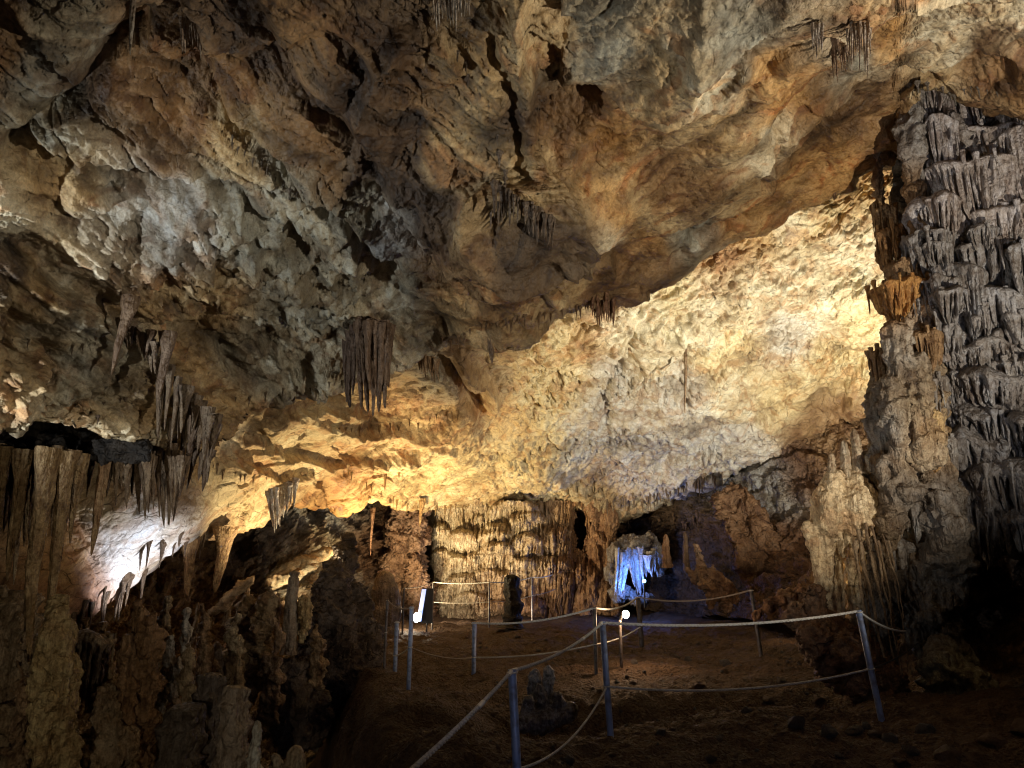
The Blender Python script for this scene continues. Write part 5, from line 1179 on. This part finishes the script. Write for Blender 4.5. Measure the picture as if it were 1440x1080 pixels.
rope([(pt('l'), pt('m'), 0.05)], 0.011, 'top rope passing in front of the cold floodlight', simple_mat('dull_rope', (.2, .16, .13), .8))
rope([(pt('m'), pt('n'), 0.04), (pt('n'), pt('o'), 0.06), (pt('o'), pt('p'), 0.09), (pt('p'), pt('q'), 0.05)], 0.016, 'long top rope in front of the domed flowstone wall')
rope([(pm('m'), pm('n'), 0.03), (pm('n'), pm('o'), 0.05), (pm('o'), pm('p'), 0.05), (pm('p'), pm('q'), 0.04)], 0.012, 'long lower rope in front of the domed flowstone wall', simple_mat('dull_rope', (.3, .26, .22), .8))

# ------------------------------------------------------------------ lit lamps one can see
def glow_mat(name, c, s): return simple_mat(name, (.8, .8, .8), .3, emit=c, es=s)
# small warm lamp on a short post
lp = P(880, 864, 12.2)
e = empty('path_lamp', (lp[0], lp[1], lp[2] - 0.95)); tag(e, 'small warm white lamp glowing on a short stake behind the second nearest post', 'lamp')
V, Fq = cyl(0.028, 0.026, -0.2, 0.86); V = V + np.array([-0.10, 0, 0]); mesh_obj('stake', V, Fq, M_POSTD, e)
V, Fq = tube([(-0.10, 0, .84), (-0.07, 0, .93), (-0.03, .03, .95), (0.0, 0.06, .95)], [.02, .03, .05, .055], 14, 0); mesh_obj('lamp_housing', V, Fq, M_BLACK, e)
V, Fq = rock_lump(0.058, 1, (1, .8, 1.1), n=12, amp=0); mesh_obj('bulb', V + np.array([0, 0, .95]), Fq, glow_mat('warm_bulb', (1, .88, .66), 60), e)
lamp('POINT', (lp[0], lp[1] - 0.10, lp[2] + 0.02), 44, (1.0, .62, .34), 0.06)
# cold floodlight
fp = P(600, 851, 19.2)
e = empty('floodlight', (fp[0], fp[1], fp[2] - 0.5)); tag(e, 'tall black floodlight shining cold blue white at the foot of the craggy pillar', 'floodlight')
def boxg(x0, x1, y0, y1, z0, z1, sh=0.0):
    V = np.array([(x, y, z) for x in (x0, x1) for y in (y0, y1) for z in (z0, z1)], float); V[:, 0] += sh * (V[:, 2] - z0)
    return V, np.array([(0, 1, 3, 2), (4, 6, 7, 5), (0, 4, 5, 1), (2, 3, 7, 6), (0, 2, 6, 4), (1, 5, 7, 3)])
V, Fq = boxg(-0.12, 0.16, -0.02, 0.14, 0.05, 0.92, 0.0); mesh_obj('lamp_housing', V, Fq, M_BLACK, e, smooth=False)
V, Fq = boxg(-0.24, -0.13, -0.06, 0.12, 0.10, 0.90, 0.14); mesh_obj('lamp_glass', V, Fq, glow_mat('cold_glass', (.22, .42, 1.0), 0.9), e, smooth=False)
V, Fq = tube([(0.02, 0, 0.05), (0.02, 0, -0.35)], [.02, .02], 10); mesh_obj('lamp_bracket', V, Fq, M_BLACK, e)
V, Fq = rock_lump(0.07, 3, (1, .6, 1.8), n=10, amp=0); mesh_obj('bulb', V + np.array([-0.25, -0.08, 0.2]), Fq, glow_mat('cold_bulb', (.85, .92, 1.0), 25), e)
lamp('POINT', (fp[0] - 0.42, fp[1] + 0.2, fp[2] - 0.15), 70, (1.0, .85, .6), 0.05)
# blue lamp
bp_ = P(906, 817, 21.8)
e = empty('blue_lamp', (bp_[0], bp_[1], bp_[2] - 0.25)); tag(e, 'small glaring blue lamp at the foot of the blue lit drapery', 'lamp')
V, Fq = rock_lump(0.055, 5, (1, 1, 1), n=10, amp=0); mesh_obj('bulb', V + np.array([0, 0, .25]), Fq, glow_mat('blue_bulb', (.25, .6, 1.0), 5), e)
V, Fq = tube([(0, .05, .25), (0, .06, 0), (0, .06, -.5)], [.05, .03, .03], 10); mesh_obj('lamp_bracket', V, Fq, M_BLACK, e)
lamp('POINT', (bp_[0] - 0.12, bp_[1] + 0.12, bp_[2] - 0.02), 80, (0.10, 0.26, 1.0), 0.05)
lamp('POINT', P(878, 828, 22.1), 30, (0.10, 0.26, 1.0), 0.04)
